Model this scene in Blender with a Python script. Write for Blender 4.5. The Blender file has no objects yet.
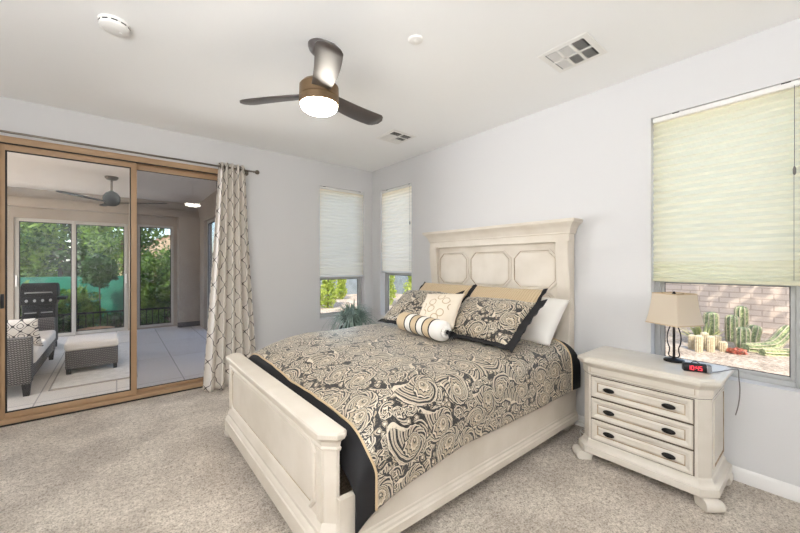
import bpy, bmesh, math, random
from mathutils import Vector, Matrix, noise

S = bpy.context.scene
COL = S.collection
R = math.radians
PI = math.pi

# ---------------------------------------------------------------- camera, sky, sun, exposure
cam_d = bpy.data.cameras.new('camera')
cam_d.sensor_fit = 'HORIZONTAL'
cam_d.sensor_width = 36.0
cam_d.lens = 347.24 / 800 * 36
cam_d.shift_y = -2.6 / 800
cam_d.clip_start = 0.02
cam_d.clip_end = 300
cam = bpy.data.objects.new('camera', cam_d)
cam.location = (0, 0, 1.35)
cam.rotation_euler = (R(90), 0, R(50.786 - 90))
COL.objects.link(cam)
S.camera = cam

W = bpy.data.worlds.new('sky')
S.world = W
W.use_nodes = True
wn = W.node_tree.nodes
sky = wn.new('ShaderNodeTexSky')
sky.sky_type = 'NISHITA'
sky.sun_disc = False
sky.sun_elevation = R(46)
sky.sun_rotation = R(215)
sky.air_density = 1.0
sky.dust_density = 1.5
wn['Background'].inputs[1].default_value = 0.52
W.node_tree.links.new(sky.outputs[0], wn['Background'].inputs[0])

sun_d = bpy.data.lights.new('sun', 'SUN')
sun_d.energy = 5.0
sun_d.angle = R(0.6)
sun_d.color = (1, 0.95, 0.87)
sun = bpy.data.objects.new('sun', sun_d)
sun.rotation_euler = Vector((-0.50, -0.50, 0.72)).to_track_quat('Z', 'Y').to_euler()
sun.location = (-20, -20, 30)
COL.objects.link(sun)

def area(name, loc, aim, sx, sy, power, color=(1, 1, 1)):
    d = bpy.data.lights.new(name, 'AREA')
    d.shape = 'RECTANGLE'
    d.size, d.size_y, d.energy, d.color = sx, sy, power, color
    o = bpy.data.objects.new(name, d)
    o.location = loc
    o.rotation_euler = (Vector(loc) - Vector(aim)).to_track_quat('Z', 'Y').to_euler()
    COL.objects.link(o)
    return o
# unseen fill lamps added behind the camera; south and west walls are closed
area('west_fill', (-1.85, 0.5, 1.45), (3.0, 1.5, 1.1), 2.6, 2.0, 20, (1.0, 0.99, 0.98))  # added lamp standing in for daylight at the windowless west wall
area('ceiling_fill', (-0.95, -0.25, 1.45), (-0.95, -0.25, 3.0), 1.0, 1.0, 128, (0.93, 0.965, 1.0))  # added lamp aimed up to bounce fill off the ceiling, like a flash
# daylight entering the covered patio from its open west side
area('daylight_patio', (-2.3, 6.4, 1.1), (1.4, 3.2, 1.25), 2.2, 1.8, 70, (1.0, 0.985, 0.97)).data.spread = R(75)

S.view_settings.view_transform = 'Standard'
S.view_settings.look = 'None'
S.view_settings.exposure = 0.10
S.view_settings.gamma = 1.0
S.view_settings.use_curve_mapping = False
S.cycles.use_denoising = True
S.cycles.max_bounces = 10
S.cycles.diffuse_bounces = 6
S.cycles.transparent_max_bounces = 24
S.cycles.sample_clamp_indirect = 8

# ---------------------------------------------------------------- materials
def srgb(r, g, b):
    f = lambda c: (c / 255 / 12.92) if c / 255 <= 0.04045 else ((c / 255 + 0.055) / 1.055) ** 2.4
    return (f(r), f(g), f(b), 1)

class NT:
    def __init__(s, name):
        s.mat = bpy.data.materials.new(name)
        s.mat.use_nodes = True
        s.t = s.mat.node_tree
        s.n = s.t.nodes
        s.p = s.n['Principled BSDF']
        s.out = s.n['Material Output']
    def new(s, typ, **k):
        x = s.n.new(typ)
        for a, b in k.items():
            setattr(x, a, b)
        return x
    def put(s, sock, v):
        if isinstance(v, bpy.types.NodeSocket):
            s.t.links.new(v, sock)
        else:
            sock.default_value = v
    def m(s, op, a, b=None, c=None):
        x = s.new('ShaderNodeMath', operation=op)
        s.put(x.inputs[0], a)
        if b is not None: s.put(x.inputs[1], b)
        if c is not None: s.put(x.inputs[2], c)
        return x.outputs[0]
    def mix(s, f, a, b):
        x = s.new('ShaderNodeMix', data_type='RGBA')
        s.put(x.inputs[0], f); s.put(x.inputs[6], a); s.put(x.inputs[7], b)
        return x.outputs[2]
    def ramp(s, f, stops, interp='LINEAR'):
        x = s.new('ShaderNodeValToRGB')
        x.color_ramp.interpolation = interp
        e = x.color_ramp.elements
        while len(e) < len(stops): e.new(0.5)
        for i, (p, c) in enumerate(stops):
            e[i].position = p; e[i].color = c
        s.put(x.inputs[0], f)
        return x.outputs[0]
    def coord(s, kind='Object', scale=None):
        o = s.new('ShaderNodeTexCoord').outputs[kind]
        if scale:
            mp = s.new('ShaderNodeMapping')
            mp.inputs['Scale'].default_value = scale
            s.t.links.new(o, mp.inputs[0])
            o = mp.outputs[0]
        return o
    def noise(s, vec, scale, detail=3, rough=0.5, out=0):
        x = s.new('ShaderNodeTexNoise')
        x.inputs['Scale'].default_value = scale
        x.inputs['Detail'].default_value = detail
        x.inputs['Roughness'].default_value = rough
        s.t.links.new(vec, x.inputs['Vector'])
        return x.outputs[out]
    def bump(s, h, strength=0.3, dist=0.01):
        x = s.new('ShaderNodeBump')
        x.inputs['Strength'].default_value = strength
        x.inputs['Distance'].default_value = dist
        s.put(x.inputs['Height'], h)
        s.t.links.new(x.outputs[0], s.p.inputs['Normal'])
    def set(s, **k):
        names = {'color': 'Base Color', 'rough': 'Roughness', 'metal': 'Metallic', 'spec': 'Specular IOR Level',
                 'coat': 'Coat Weight', 'coatr': 'Coat Roughness', 'sheen': 'Sheen Weight', 'ecol': 'Emission Color', 'estr': 'Emission Strength'}
        for a, b in k.items():
            s.put(s.p.inputs[names[a]], b)
        return s.mat

def plain(name, c, rough=0.6, c2=None, scale=8, metal=0, bump=0, bscale=60, spec=0.5, coat=0, coatr=0.45):
    t = NT(name)
    v = t.coord()
    col = c
    if c2:
        f = t.ramp(t.noise(v, scale, 4), [(0.35, (0, 0, 0, 1)), (0.68, (1, 1, 1, 1))])
        col = t.mix(f, c, c2)
    if bump:
        t.bump(t.noise(v, bscale, 3), bump, 0.004)
    return t.set(color=col, rough=rough, metal=metal, spec=spec, coat=coat, coatr=coatr)

M = {}
M['wall'] = plain('wall_paint', srgb(216, 215, 215), 0.9, bump=0.12, bscale=55, spec=0.2)
M['ceiling'] = plain('ceiling_paint', srgb(248, 248, 247), 0.95, bump=0.1, bscale=60, spec=0.2)
M['trim'] = plain('white_trim', srgb(232, 230, 227), 0.5)
M['cream'] = plain('antique_cream_paint', srgb(222, 213, 200), 0.45, srgb(212, 202, 187), 5, bump=0.05, bscale=90)
M['glaze'] = plain('brown_glaze', srgb(150, 128, 102), 0.6, srgb(196, 178, 152), 12)
M['ns_cream'] = plain('nightstand_paint', srgb(222, 215, 204), 0.3, srgb(212, 204, 191), 5, bump=0.04, bscale=90)
M['pull'] = plain('black_pull', srgb(26, 24, 23), 0.35, metal=0.4)
M['tan_frame'] = plain('tan_door_frame', srgb(176, 145, 112), 0.5, srgb(166, 135, 103), 3)
M['gasket'] = plain('black_gasket', srgb(25, 22, 20), 0.6)
M['grey_frame'] = plain('window_vinyl', srgb(184, 184, 182), 0.5)
M['bronze'] = plain('rod_bronze', srgb(120, 112, 102), 0.3, metal=0.85)
M['fan_dark'] = plain('fan_dark_wood', srgb(50, 38, 34), 0.5, srgb(42, 32, 30), 20, spec=1.0, coat=1.0)
M['fan_bronze'] = plain('fan_bronze', srgb(116, 94, 68), 0.42, metal=0.5)
M['black'] = plain('black_plastic', srgb(28, 28, 30), 0.45)
M['grey_plastic'] = plain('grey_plastic', srgb(128, 130, 134), 0.4)
M['black_cloth'] = plain('black_cloth', srgb(24, 23, 26), 0.75, bump=0.1, bscale=300)
M['tan_cord'] = plain('tan_cord', srgb(206, 182, 146), 0.6)
M['tan_satin'] = plain('tan_satin', srgb(206, 184, 150), 0.5, bump=0.05, bscale=200)
M['white_cloth'] = plain('white_cotton', srgb(236, 232, 226), 0.8, bump=0.15, bscale=25)
M['lamp_dark'] = plain('lamp_dark_metal', srgb(40, 36, 34), 0.3, metal=0.6)
M['white_plastic'] = plain('white_plastic', srgb(238, 236, 232), 0.45)
M['cord_white'] = plain('white_cord', srgb(222, 219, 214), 0.5)
M['cord_grey'] = plain('grey_cord', srgb(120, 116, 112), 0.5)
M['patio_wall'] = plain('patio_stucco', srgb(170, 158, 145), 0.9, srgb(158, 146, 133), 2, bump=0.3, bscale=40)
M['patio_ceiling'] = plain('patio_ceiling_paint', srgb(216, 209, 201), 0.9)
M['patio_frame'] = plain('patio_door_frame', srgb(186, 180, 172), 0.5)
M['cushion'] = plain('outdoor_cushion', srgb(222, 214, 206), 0.9, bump=0.1, bscale=150)
M['rug'] = plain('pale_rug', srgb(222, 215, 207), 0.95, srgb(206, 199, 190), 14, bump=0.3, bscale=90)
M['rug_edge'] = plain('rug_edge', srgb(170, 160, 150), 0.95)
M['grill'] = plain('grill_black', srgb(26, 26, 27), 0.55, spec=0.3)
M['steel'] = plain('brushed_steel', srgb(160, 160, 160), 0.35, metal=0.9)
M['iron'] = plain('black_iron', srgb(14, 16, 16), 0.7, spec=0.3)
M['bark'] = plain('bark', srgb(108, 88, 70), 0.9, srgb(80, 64, 52), 10, bump=0.5)
M['teal'] = plain('teal_mesh', srgb(52, 132, 108), 0.8, srgb(36, 104, 86), 3)
M['stucco'] = plain('house_stucco', srgb(206, 178, 142), 0.9)
M['roof'] = plain('roof_tile', srgb(176, 140, 112), 0.9, srgb(150, 116, 92), 3)
M['pot'] = plain('planter_glaze', srgb(92, 90, 88), 0.5)
M['soil'] = plain('soil', srgb(70, 56, 44), 0.95)
M['spine'] = plain('pale_spines', srgb(206, 190, 160), 0.9, srgb(176, 160, 128), 40, bump=0.6, bscale=120)
M['vent_dark'] = plain('vent_shadow', srgb(34, 33, 33), 0.8)
M['concrete'] = plain('concrete', srgb(196, 188, 178), 0.9, srgb(182, 174, 164), 3)
M['fence_grey'] = plain('grey_fence', srgb(128, 136, 138), 0.85, srgb(112, 120, 122), 4)
M['gap_dark'] = plain('drawer_gap_shadowline', srgb(92, 78, 64), 0.8)
M['mattress'] = plain('mattress_ticking', srgb(230, 227, 222), 0.8)
M['red_plant'] = plain('red_plant', srgb(190, 92, 76), 0.7, srgb(160, 110, 80), 20)

def emit(name, c, strength):
    t = NT(name)
    return t.set(color=(0, 0, 0, 1), ecol=c, estr=strength)
M['lamp_glow'] = emit('lamp_diffuser', (1, 0.93, 0.82, 1), 55.0)
M['led'] = emit('red_led', (1, 0.05, 0.08, 1), 2.0)

def leafmat(name, a, b, trans=0.35):
    t = NT(name)
    v = t.coord()
    c = t.mix(t.ramp(t.noise(v, 3.0, 4), [(0.38, (0, 0, 0, 1)), (0.62, (1, 1, 1, 1))]), a, b)
    t.set(color=c, rough=0.55)
    tr = t.new('ShaderNodeBsdfTranslucent')
    t.put(tr.inputs[0], c)
    mx = t.new('ShaderNodeMixShader')
    mx.inputs[0].default_value = trans
    t.t.links.new(t.p.outputs[0], mx.inputs[1]); t.t.links.new(tr.outputs[0], mx.inputs[2])
    t.t.links.new(mx.outputs[0], t.out.inputs[0])
    return t.mat
M['leaf'] = leafmat('tree_leaf', srgb(50, 90, 34), srgb(134, 164, 68))
M['leaf_dark'] = leafmat('dark_leaf', srgb(28, 60, 30), srgb(64, 98, 46))
M['leaf_lime'] = leafmat('lime_leaf', srgb(150, 168, 62), srgb(196, 204, 104), 0.45)
M['leaf_blue'] = leafmat('grass_blade', srgb(92, 128, 100), srgb(176, 194, 190), 0.25)
M['agave'] = leafmat('agave', srgb(150, 158, 92), srgb(204, 196, 130), 0.2)

def blindmat(name, c, trans):
    t = NT(name)
    t.set(color=c, rough=0.8)
    tr = t.new('ShaderNodeBsdfTranslucent')
    tr.inputs[0].default_value = c
    mx = t.new('ShaderNodeMixShader')
    mx.inputs[0].default_value = trans
    t.t.links.new(t.p.outputs[0], mx.inputs[1]); t.t.links.new(tr.outputs[0], mx.inputs[2])
    t.t.links.new(mx.outputs[0], t.out.inputs[0])
    return t.mat
M['blind'] = blindmat('white_cellular', srgb(255, 246, 228), 0.64)
M['blind_y'] = blindmat('cream_cellular', srgb(247, 244, 224), 0.55)
M['shade'] = blindmat('linen_shade', srgb(232, 220, 202), 0.35)

def glassmat(name, tint):
    t = NT(name)
    lw = t.new('ShaderNodeLayerWeight')
    f = t.m('ADD', t.m('MULTIPLY', t.m('POWER', lw.outputs['Facing'], 5.0), 0.9), 0.02)
    tr = t.new('ShaderNodeBsdfTransparent'); tr.inputs[0].default_value = tint
    gl = t.new('ShaderNodeBsdfGlossy'); gl.inputs['Roughness'].default_value = 0.0
    mx = t.new('ShaderNodeMixShader')
    t.t.links.new(f, mx.inputs[0])
    t.t.links.new(tr.outputs[0], mx.inputs[1]); t.t.links.new(gl.outputs[0], mx.inputs[2])
    t.t.links.new(mx.outputs[0], t.out.inputs[0])
    return t.mat
M['glass'] = glassmat('window_glass', (0.97, 0.98, 0.975, 1))
M['glass_tint'] = glassmat('screened_glass', (0.76, 0.775, 0.80, 1))

def carpet():
    t = NT('carpet_pile')
    v = t.coord()
    fine = t.noise(v, 105, 3, 0.75)
    mid = t.noise(v, 38, 4, 0.65)
    big = t.noise(v, 2.6, 3, 0.6)
    f = t.m('ADD', t.m('MULTIPLY', fine, 0.75), t.m('MULTIPLY', mid, 0.45))
    c = t.ramp(f, [(0.44, srgb(136, 125, 114)), (0.58, srgb(207, 196, 182)), (0.72, srgb(243, 235, 225))])
    w = t.ramp(big, [(0.40, srgb(222, 218, 214)), (0.60, srgb(250, 248, 245))])
    mm = t.new('ShaderNodeMix', data_type='RGBA', blend_type='MULTIPLY')
    mm.inputs[0].default_value = 1.0
    t.put(mm.inputs[6], c); t.put(mm.inputs[7], w)
    t.bump(f, 0.9, 0.012)
    return t.set(color=mm.outputs[2], rough=1.0, spec=0.1, sheen=0.2)
M['carpet'] = carpet()

def tile():
    t = NT('patio_tile')
    b = t.new('ShaderNodeTexBrick')
    b.offset = 0.0
    for k, val in (('Scale', 1.0), ('Mortar Size', 0.006), ('Brick Width', 0.62), ('Row Height', 1.22), ('Bias', 0.0)):
        b.inputs[k].default_value = val
    b.inputs['Color1'].default_value = srgb(234, 224, 213)
    b.inputs['Color2'].default_value = srgb(227, 216, 204)
    b.inputs['Mortar'].default_value = srgb(170, 160, 150)
    t.t.links.new(t.coord(), b.inputs['Vector'])
    n = t.noise(t.coord(scale=(9, 1.2, 1)), 3, 4)
    c = t.mix(t.m('MULTIPLY', n, 0.25), b.outputs[0], srgb(196, 186, 176))
    return t.set(color=c, rough=0.45)
M['tile'] = tile()

def blocks():
    t = NT('slump_block')
    b = t.new('ShaderNodeTexBrick')
    for k, val in (('Scale', 1.0), ('Mortar Size', 0.012), ('Brick Width', 0.34), ('Row Height', 0.12)):
        b.inputs[k].default_value = val
    b.inputs['Color1'].default_value = srgb(202, 182, 164)
    b.inputs['Color2'].default_value = srgb(192, 172, 154)
    b.inputs['Mortar'].default_value = srgb(172, 152, 137)
    mp = t.new('ShaderNodeMapping')
    mp.inputs['Rotation'].default_value = (0, R(90), R(90))
    t.t.links.new(t.coord(), mp.inputs[0])
    cx = t.new('ShaderNodeSeparateXYZ'); t.t.links.new(t.coord(), cx.inputs[0])
    cc = t.new('ShaderNodeCombineXYZ')
    t.t.links.new(cx.outputs[1], cc.inputs[0]); t.t.links.new(cx.outputs[2], cc.inputs[1])
    t.t.links.new(cc.outputs[0], b.inputs['Vector'])
    t.bump(b.outputs[1], -0.4, 0.01)
    return t.set(color=b.outputs[0], rough=0.95)
M['block'] = blocks()

def gravel():
    t = NT('desert_gravel')
    v = t.coord()
    f = t.m('ADD', t.m('MULTIPLY', t.noise(v, 22, 4, 0.7), 0.7), t.m('MULTIPLY', t.noise(v, 3, 3), 0.3))
    c = t.ramp(f, [(0.36, srgb(118, 100, 84)), (0.5, srgb(184, 164, 142)), (0.66, srgb(222, 205, 184))])
    t.bump(f, 0.8, 0.03)
    return t.set(color=c, rough=0.95)
M['gravel'] = gravel()

def paisley(name, s1=4.8, s2=10.5, s3=26.0):
    t = NT(name)
    uv = t.coord('UV')
    wob = t.noise(uv, 6.0, 2, 0.5, out=1)
    va = t.new('ShaderNodeVectorMath', operation='MULTIPLY_ADD')
    t.put(va.inputs[0], wob); va.inputs[1].default_value = (0.05, 0.05, 0); t.put(va.inputs[2], uv)
    uvw = va.outputs[0]
    CR, TN, GR, BK = srgb(216, 204, 184), srgb(182, 167, 145), srgb(136, 124, 108), srgb(32, 30, 31)
    def layer(scale, twist, stops, petals, rnd, scallop, fronds, b0, b1):
        """comma-shaped motifs: one cell each, its outline a bent teardrop, filled with nested bands"""
        v = t.new('ShaderNodeTexVoronoi', voronoi_dimensions='2D')
        v.inputs['Scale'].default_value = scale
        v.inputs['Randomness'].default_value = rnd
        t.t.links.new(uvw, v.inputs['Vector'])
        d = t.new('ShaderNodeVectorMath', operation='SUBTRACT')
        t.put(d.inputs[0], uvw); t.put(d.inputs[1], v.outputs['Position'])
        x = t.new('ShaderNodeSeparateXYZ'); t.t.links.new(d.outputs[0], x.inputs[0])
        c = t.new('ShaderNodeSeparateColor'); t.t.links.new(v.outputs['Color'], c.inputs[0])
        r = t.m('MULTIPLY', t.m('SQRT', t.m('ADD', t.m('MULTIPLY', x.outputs[0], x.outputs[0]), t.m('MULTIPLY', x.outputs[1], x.outputs[1]))), scale)
        th = t.m('ADD', t.m('ARCTAN2', x.outputs[1], x.outputs[0]), t.m('MULTIPLY', c.outputs[0], 6.283))
        sgn = t.m('SUBTRACT', t.m('MULTIPLY', t.m('GREATER_THAN', c.outputs[1], 0.5), 2.0), 1.0)
        ph = t.m('ADD', th, t.m('MULTIPLY', t.m('MULTIPLY', r, twist), sgn))
        cs = t.m('MULTIPLY', t.m('ADD', t.m('COSINE', ph), 1.0), 0.5)
        rho = t.m('ADD', 0.36, t.m('MULTIPLY', t.m('POWER', cs, 3.0), 0.55))
        tt = t.m('DIVIDE', r, rho)
        tp = t.m('ADD', tt, t.m('MULTIPLY', t.m('ABSOLUTE', t.m('SINE', t.m('MULTIPLY', th, petals * .5))), scallop))
        base = t.ramp(t.m('MULTIPLY', tp, 0.6), stops, 'CONSTANT')
        sw = t.m('ADD', th, t.m('MULTIPLY', t.m('MULTIPLY', r, twist * 2.3), sgn))
        stroke = t.m('SINE', t.m('MULTIPLY', sw, fronds))
        fr = t.ramp(t.m('ADD', t.m('MULTIPLY', stroke, 0.5), 0.5), [(0, BK), (0.25, CR), (0.50, TN), (0.82, CR), (0.95, BK)], 'CONSTANT')
        band = t.m('MULTIPLY', t.m('GREATER_THAN', tt, b0), t.m('LESS_THAN', tp, b1))
        return t.mix(band, base, fr), tt
    st1 = [(0, CR), (0.045, BK), (0.075, TN), (0.13, CR), (0.165, BK), (0.19, TN), (0.24, BK), (0.26, CR), (0.29, BK), (0.52, CR), (0.56, BK)]
    st2 = [(0, TN), (0.10, BK), (0.16, CR), (0.24, BK), (0.50, CR), (0.57, BK)]
    st3 = [(0, CR), (0.26, BK), (0.36, TN), (0.52, BK)]
    c1, t1 = layer(s1, 2.6, st1, 15.0, 0.85, 0.05, 6.0, 0.5, 0.87)
    c2, t2 = layer(s2, 2.2, st2, 7.0, 0.95, 0.10, 4.0, 0.42, 0.84)
    c3, t3 = layer(s3, 2.0, st3, 5.0, 1.0, 0.12, 3.0, 2.0, 0.0)
    col = t.mix(t.m('GREATER_THAN', t2, 1.0), c2, c3)
    col = t.mix(t.m('GREATER_THAN', t1, 1.0), c1, col)
    fine = t.noise(uv, 90, 2, 0.6)
    col = t.mix(t.m('MULTIPLY', t.m('GREATER_THAN', fine, 0.58), 0.35), col, GR)
    return t.set(color=col, rough=0.38, sheen=0.15)
M['paisley'] = paisley('paisley_jacquard')

def trellis():
    t = NT('trellis_curtain')
    x = t.new('ShaderNodeSeparateXYZ'); t.t.links.new(t.coord('UV'), x.inputs[0])
    u = t.m('DIVIDE', x.outputs[0], 0.20)
    b = t.m('MULTIPLY', x.outputs[1], 2 * PI / 0.27)
    w = t.m('MULTIPLY', t.m('ADD', t.m('COSINE', b), t.m('MULTIPLY', t.m('COSINE', t.m('MULTIPLY', b, 3.0)), 0.30)), 0.185)
    # two families of waving lines that meet at their crests form the lattice
    f1 = t.m('ABSOLUTE', t.m('SUBTRACT', t.m('FRACT', t.m('ADD', u, w)), 0.5))
    f2 = t.m('ABSOLUTE', t.m('SUBTRACT', t.m('FRACT', t.m('ADD', t.m('SUBTRACT', u, w), 0.5)), 0.5))
    line = t.m('MAXIMUM', t.m('LESS_THAN', f1, 0.022), t.m('LESS_THAN', f2, 0.022))
    col = t.mix(line, srgb(224, 217, 208), srgb(96, 88, 84))
    return t.set(color=col, rough=0.85)
M['trellis'] = trellis()

def wicker():
    t = NT('grey_wicker')
    a = t.new('ShaderNodeTexWave', wave_type='BANDS', bands_direction='Z')
    a.inputs['Scale'].default_value = 14; a.inputs['Distortion'].default_value = 1.0
    t.t.links.new(t.coord(), a.inputs[0])
    b = t.new('ShaderNodeTexWave', wave_type='BANDS', bands_direction='DIAGONAL')
    b.inputs['Scale'].default_value = 30
    t.t.links.new(t.coord(), b.inputs[0])
    f = t.m('MULTIPLY', a.outputs[1], b.outputs[1])
    c = t.ramp(f, [(0.05, srgb(62, 59, 59)), (0.6, srgb(150, 144, 141))])
    t.bump(f, 0.7, 0.01)
    return t.set(color=c, rough=0.7)
M['wicker'] = wicker()

def ribbed():
    t = NT('tan_quilted')
    x = t.new('ShaderNodeSeparateXYZ'); t.t.links.new(t.coord('UV'), x.inputs[0])
    f = t.m('ABSOLUTE', t.m('SINE', t.m('MULTIPLY', x.outputs[0], PI / 0.022)))
    col = t.mix(t.ramp(f, [(0.0, (0, 0, 0, 1)), (0.3, (1, 1, 1, 1))]), srgb(160, 134, 100), srgb(208, 186, 152))
    t.bump(f, 0.6, 0.006)
    return t.set(color=col, rough=0.5)
M['ribbed'] = ribbed()

def shell():
    t = NT('embroidered_cream')
    uv = t.coord('UV')
    v = t.new('ShaderNodeTexVoronoi', voronoi_dimensions='2D')
    v.inputs['Scale'].default_value = 11
    t.t.links.new(uv, v.inputs['Vector'])
    ring = t.m('LESS_THAN', t.m('ABSOLUTE', t.m('SUBTRACT', v.outputs['Distance'], 0.36)), 0.05)
    x = t.new('ShaderNodeSeparateXYZ'); t.t.links.new(uv, x.inputs[0])
    rr = t.m('SQRT', t.m('ADD', t.m('POWER', x.outputs[0], 2.0), t.m('POWER', x.outputs[1], 2.0)))
    mask = t.m('MULTIPLY', ring, t.m('LESS_THAN', rr, 0.13))
    col = t.mix(t.m('MULTIPLY', mask, 0.8), srgb(228, 216, 198), srgb(176, 152, 116))
    t.bump(mask, 0.5, 0.005)
    return t.set(color=col, rough=0.7)
M['shell'] = shell()

def diamond():
    t = NT('diamond_print')
    x = t.new('ShaderNodeSeparateXYZ'); t.t.links.new(t.coord('UV'), x.inputs[0])
    g = t.m('ADD', t.m('COSINE', t.m('MULTIPLY', x.outputs[0], 2 * PI / 0.12)), t.m('COSINE', t.m('MULTIPLY', x.outputs[1], 2 * PI / 0.12)))
    l = t.m('ADD', t.m('LESS_THAN', t.m('ABSOLUTE', g), 0.16), t.m('LESS_THAN', t.m('ABSOLUTE', t.m('SUBTRACT', g, 1.2)), 0.16))
    col = t.mix(t.m('MINIMUM', l, 1.0), srgb(228, 220, 210), srgb(70, 66, 66))
    return t.set(color=col, rough=0.9)
M['diamond'] = diamond()

def cactus():
    t = NT('cactus_skin')
    g = t.new('ShaderNodeNewGeometry')
    c = t.ramp(t.noise(t.coord(), 30, 3), [(0.4, srgb(106, 116, 76)), (0.62, srgb(166, 170, 122))])
    return t.set(color=c, rough=0.7)
M['cactus'] = cactus()

# ---------------------------------------------------------------- mesh helpers
def tag(o, label=None, cat=None, group=None, kind=None):
    if label: o['label'] = label
    if cat: o['category'] = cat
    if group: o['group'] = group
    if kind: o['kind'] = kind
    return o

def empty(name, loc=(0, 0, 0), rz=0):
    o = bpy.data.objects.new(name, None)
    o.location = loc; o.rotation_euler = (0, 0, rz)
    o.empty_display_size = 0.1
    COL.objects.link(o)
    return o

def mk(name, bm, mats, parent=None, loc=None, rot=None, angle=38, flat=False):
    bmesh.ops.recalc_face_normals(bm, faces=bm.faces[:])
    if flat:
        for f in bm.faces: f.smooth = False
    else:
        for f in bm.faces: f.smooth = True
        for e in bm.edges:
            if len(e.link_faces) == 2:
                e.smooth = e.calc_face_angle(0) < R(angle)
    me = bpy.data.meshes.new(name)
    bm.to_mesh(me); bm.free()
    for m in (mats if isinstance(mats, (list, tuple)) else [mats]):
        me.materials.append(M[m] if isinstance(m, str) else m)
    o = bpy.data.objects.new(name, me)
    COL.objects.link(o)
    if parent: o.parent = parent
    if loc: o.location = loc
    if rot: o.rotation_euler = rot
    return o

def B(): return bmesh.new()

def box(bm, x0, x1, y0, y1, z0, z1, bev=0, mi=0, seg=2):
    vs = [bm.verts.new(p) for p in ((x0, y0, z0), (x1, y0, z0), (x1, y1, z0), (x0, y1, z0), (x0, y0, z1), (x1, y0, z1), (x1, y1, z1), (x0, y1, z1))]
    fs = [bm.faces.new([vs[i] for i in q]) for q in ((0, 3, 2, 1), (4, 5, 6, 7), (0, 1, 5, 4), (1, 2, 6, 5), (2, 3, 7, 6), (3, 0, 4, 7))]
    for f in fs: f.material_index = mi
    if bev:
        es = list({e for f in fs for e in f.edges})
        r = bmesh.ops.bevel(bm, geom=es, offset=bev, segments=seg, profile=0.5, affect='EDGES', clamp_overlap=True)
        for f in r['faces']: f.material_index = mi
    return vs

def boxes(*a, bev=0):
    bm = B()
    for q in a: box(bm, *q, bev=bev)
    return bm

def loft(bm, loops, cap0=True, cap1=True, mi=0, closed=True):
    rows = [[bm.verts.new(p) for p in L] for L in loops]
    n = len(rows[0])
    for a, b in zip(rows, rows[1:]):
        for i in range(n if closed else n - 1):
            j = (i + 1) % n
            try:
                f = bm.faces.new((a[i], a[j], b[j], b[i])); f.material_index = mi
            except ValueError: pass
    if cap0 and closed: bm.faces.new(rows[0][::-1]).material_index = mi
    if cap1 and closed: bm.faces.new(rows[-1]).material_index = mi
    return rows

def offset_poly(poly, d):
    """offset a counter-clockwise convex polygon outwards by d"""
    n = len(poly); out = []
    for i in range(n):
        p0, p1, p2 = Vector(poly[i - 1]), Vector(poly[i]), Vector(poly[(i + 1) % n])
        a = (p1 - p0).normalized(); b = (p2 - p1).normalized()
        na, nb = Vector((a.y, -a.x)), Vector((b.y, -b.x))
        k = (na + nb); k = k / max(0.2, k.dot(na))
        out.append(p1 + k * d)
    return out

def chamfer_rect(x0, x1, y0, y1, c):
    """ccw rect, c = chamfers for corners (x0y0, x1y0, x1y1, x0y1)"""
    if not any(c): return [(x0, y0), (x1, y0), (x1, y1), (x0, y1)]
    c = [max(q, 0.0005) for q in c]
    return [(x0 + c[0], y0), (x1 - c[1], y0), (x1, y0 + c[1]), (x1, y1 - c[2]), (x1 - c[2], y1), (x0 + c[3], y1), (x0, y1 - c[3]), (x0, y0 + c[0])]

def moulding(bm, poly, prof, mp=lambda p, h: (p[0], p[1], h), cap0=True, cap1=True, mis=None):
    loops = [[mp(p, h) for p in offset_poly(poly, d)] for d, h in prof]
    if mis is None:
        loft(bm, loops, cap0, cap1)
    else:
        rows = [[bm.verts.new(p) for p in L] for L in loops]
        n = len(rows[0])
        for k, (a, b) in enumerate(zip(rows, rows[1:])):
            for i in range(n):
                j = (i + 1) % n
                bm.faces.new((a[i], a[j], b[j], b[i])).material_index = mis[k]
        if cap0: bm.faces.new(rows[0][::-1])
        if cap1: bm.faces.new(rows[-1])

def lathe(bm, prof, n=32, c=(0, 0, 0), mi=0, axis='z', cap=True):
    def P(r, z, a):
        u, v = r * math.cos(a), r * math.sin(a)
        if axis == 'z': q = (u, v, z)
        elif axis == 'y': q = (u, z, v)
        else: q = (z, u, v)
        return (q[0] + c[0], q[1] + c[1], q[2] + c[2])
    loft(bm, [[P(max(r, 1e-4), z, 2 * PI * i / n) for i in range(n)] for r, z in prof], cap, cap, mi)

def tube(bm, pts, r, n=8, mi=0):
    pts = [Vector(p) for p in pts]
    loops = []
    up = Vector((0, 0, 1))
    t0 = (pts[1] - pts[0]).normalized()
    side = t0.cross(up)
    if side.length < 0.05: side = t0.cross(Vector((1, 0, 0)))
    side.normalize()
    for i, p in enumerate(pts):
        t = (pts[min(i + 1, len(pts) - 1)] - pts[max(i - 1, 0)]).normalized()
        side = (side - t * side.dot(t)).normalized()
        o = t.cross(side)
        rr = r[i] if isinstance(r, (list, tuple)) else r
        loops.append([p + (side * math.cos(2 * PI * k / n) + o * math.sin(2 * PI * k / n)) * rr for k in range(n)])
    loft(bm, loops, True, True, mi)

def smooth_path(pts, k=6):
    P = [Vector(p) for p in pts]; out = []
    for i in range(len(P) - 1):
        a, b, c, d = P[max(i - 1, 0)], P[i], P[i + 1], P[min(i + 2, len(P) - 1)]
        for j in range(k):
            t = j / k
            out.append(0.5 * ((2 * b) + (c - a) * t + (2 * a - 5 * b + 4 * c - d) * t * t + (3 * b - a - 3 * c + d) * t ** 3))
    out.append(P[-1])
    return out

def copy_tree(o, parent=None):
    c = o.copy(); COL.objects.link(c)
    if parent: c.parent = parent
    for ch in list(o.children):
        copy_tree(ch, c)
    return c

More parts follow.
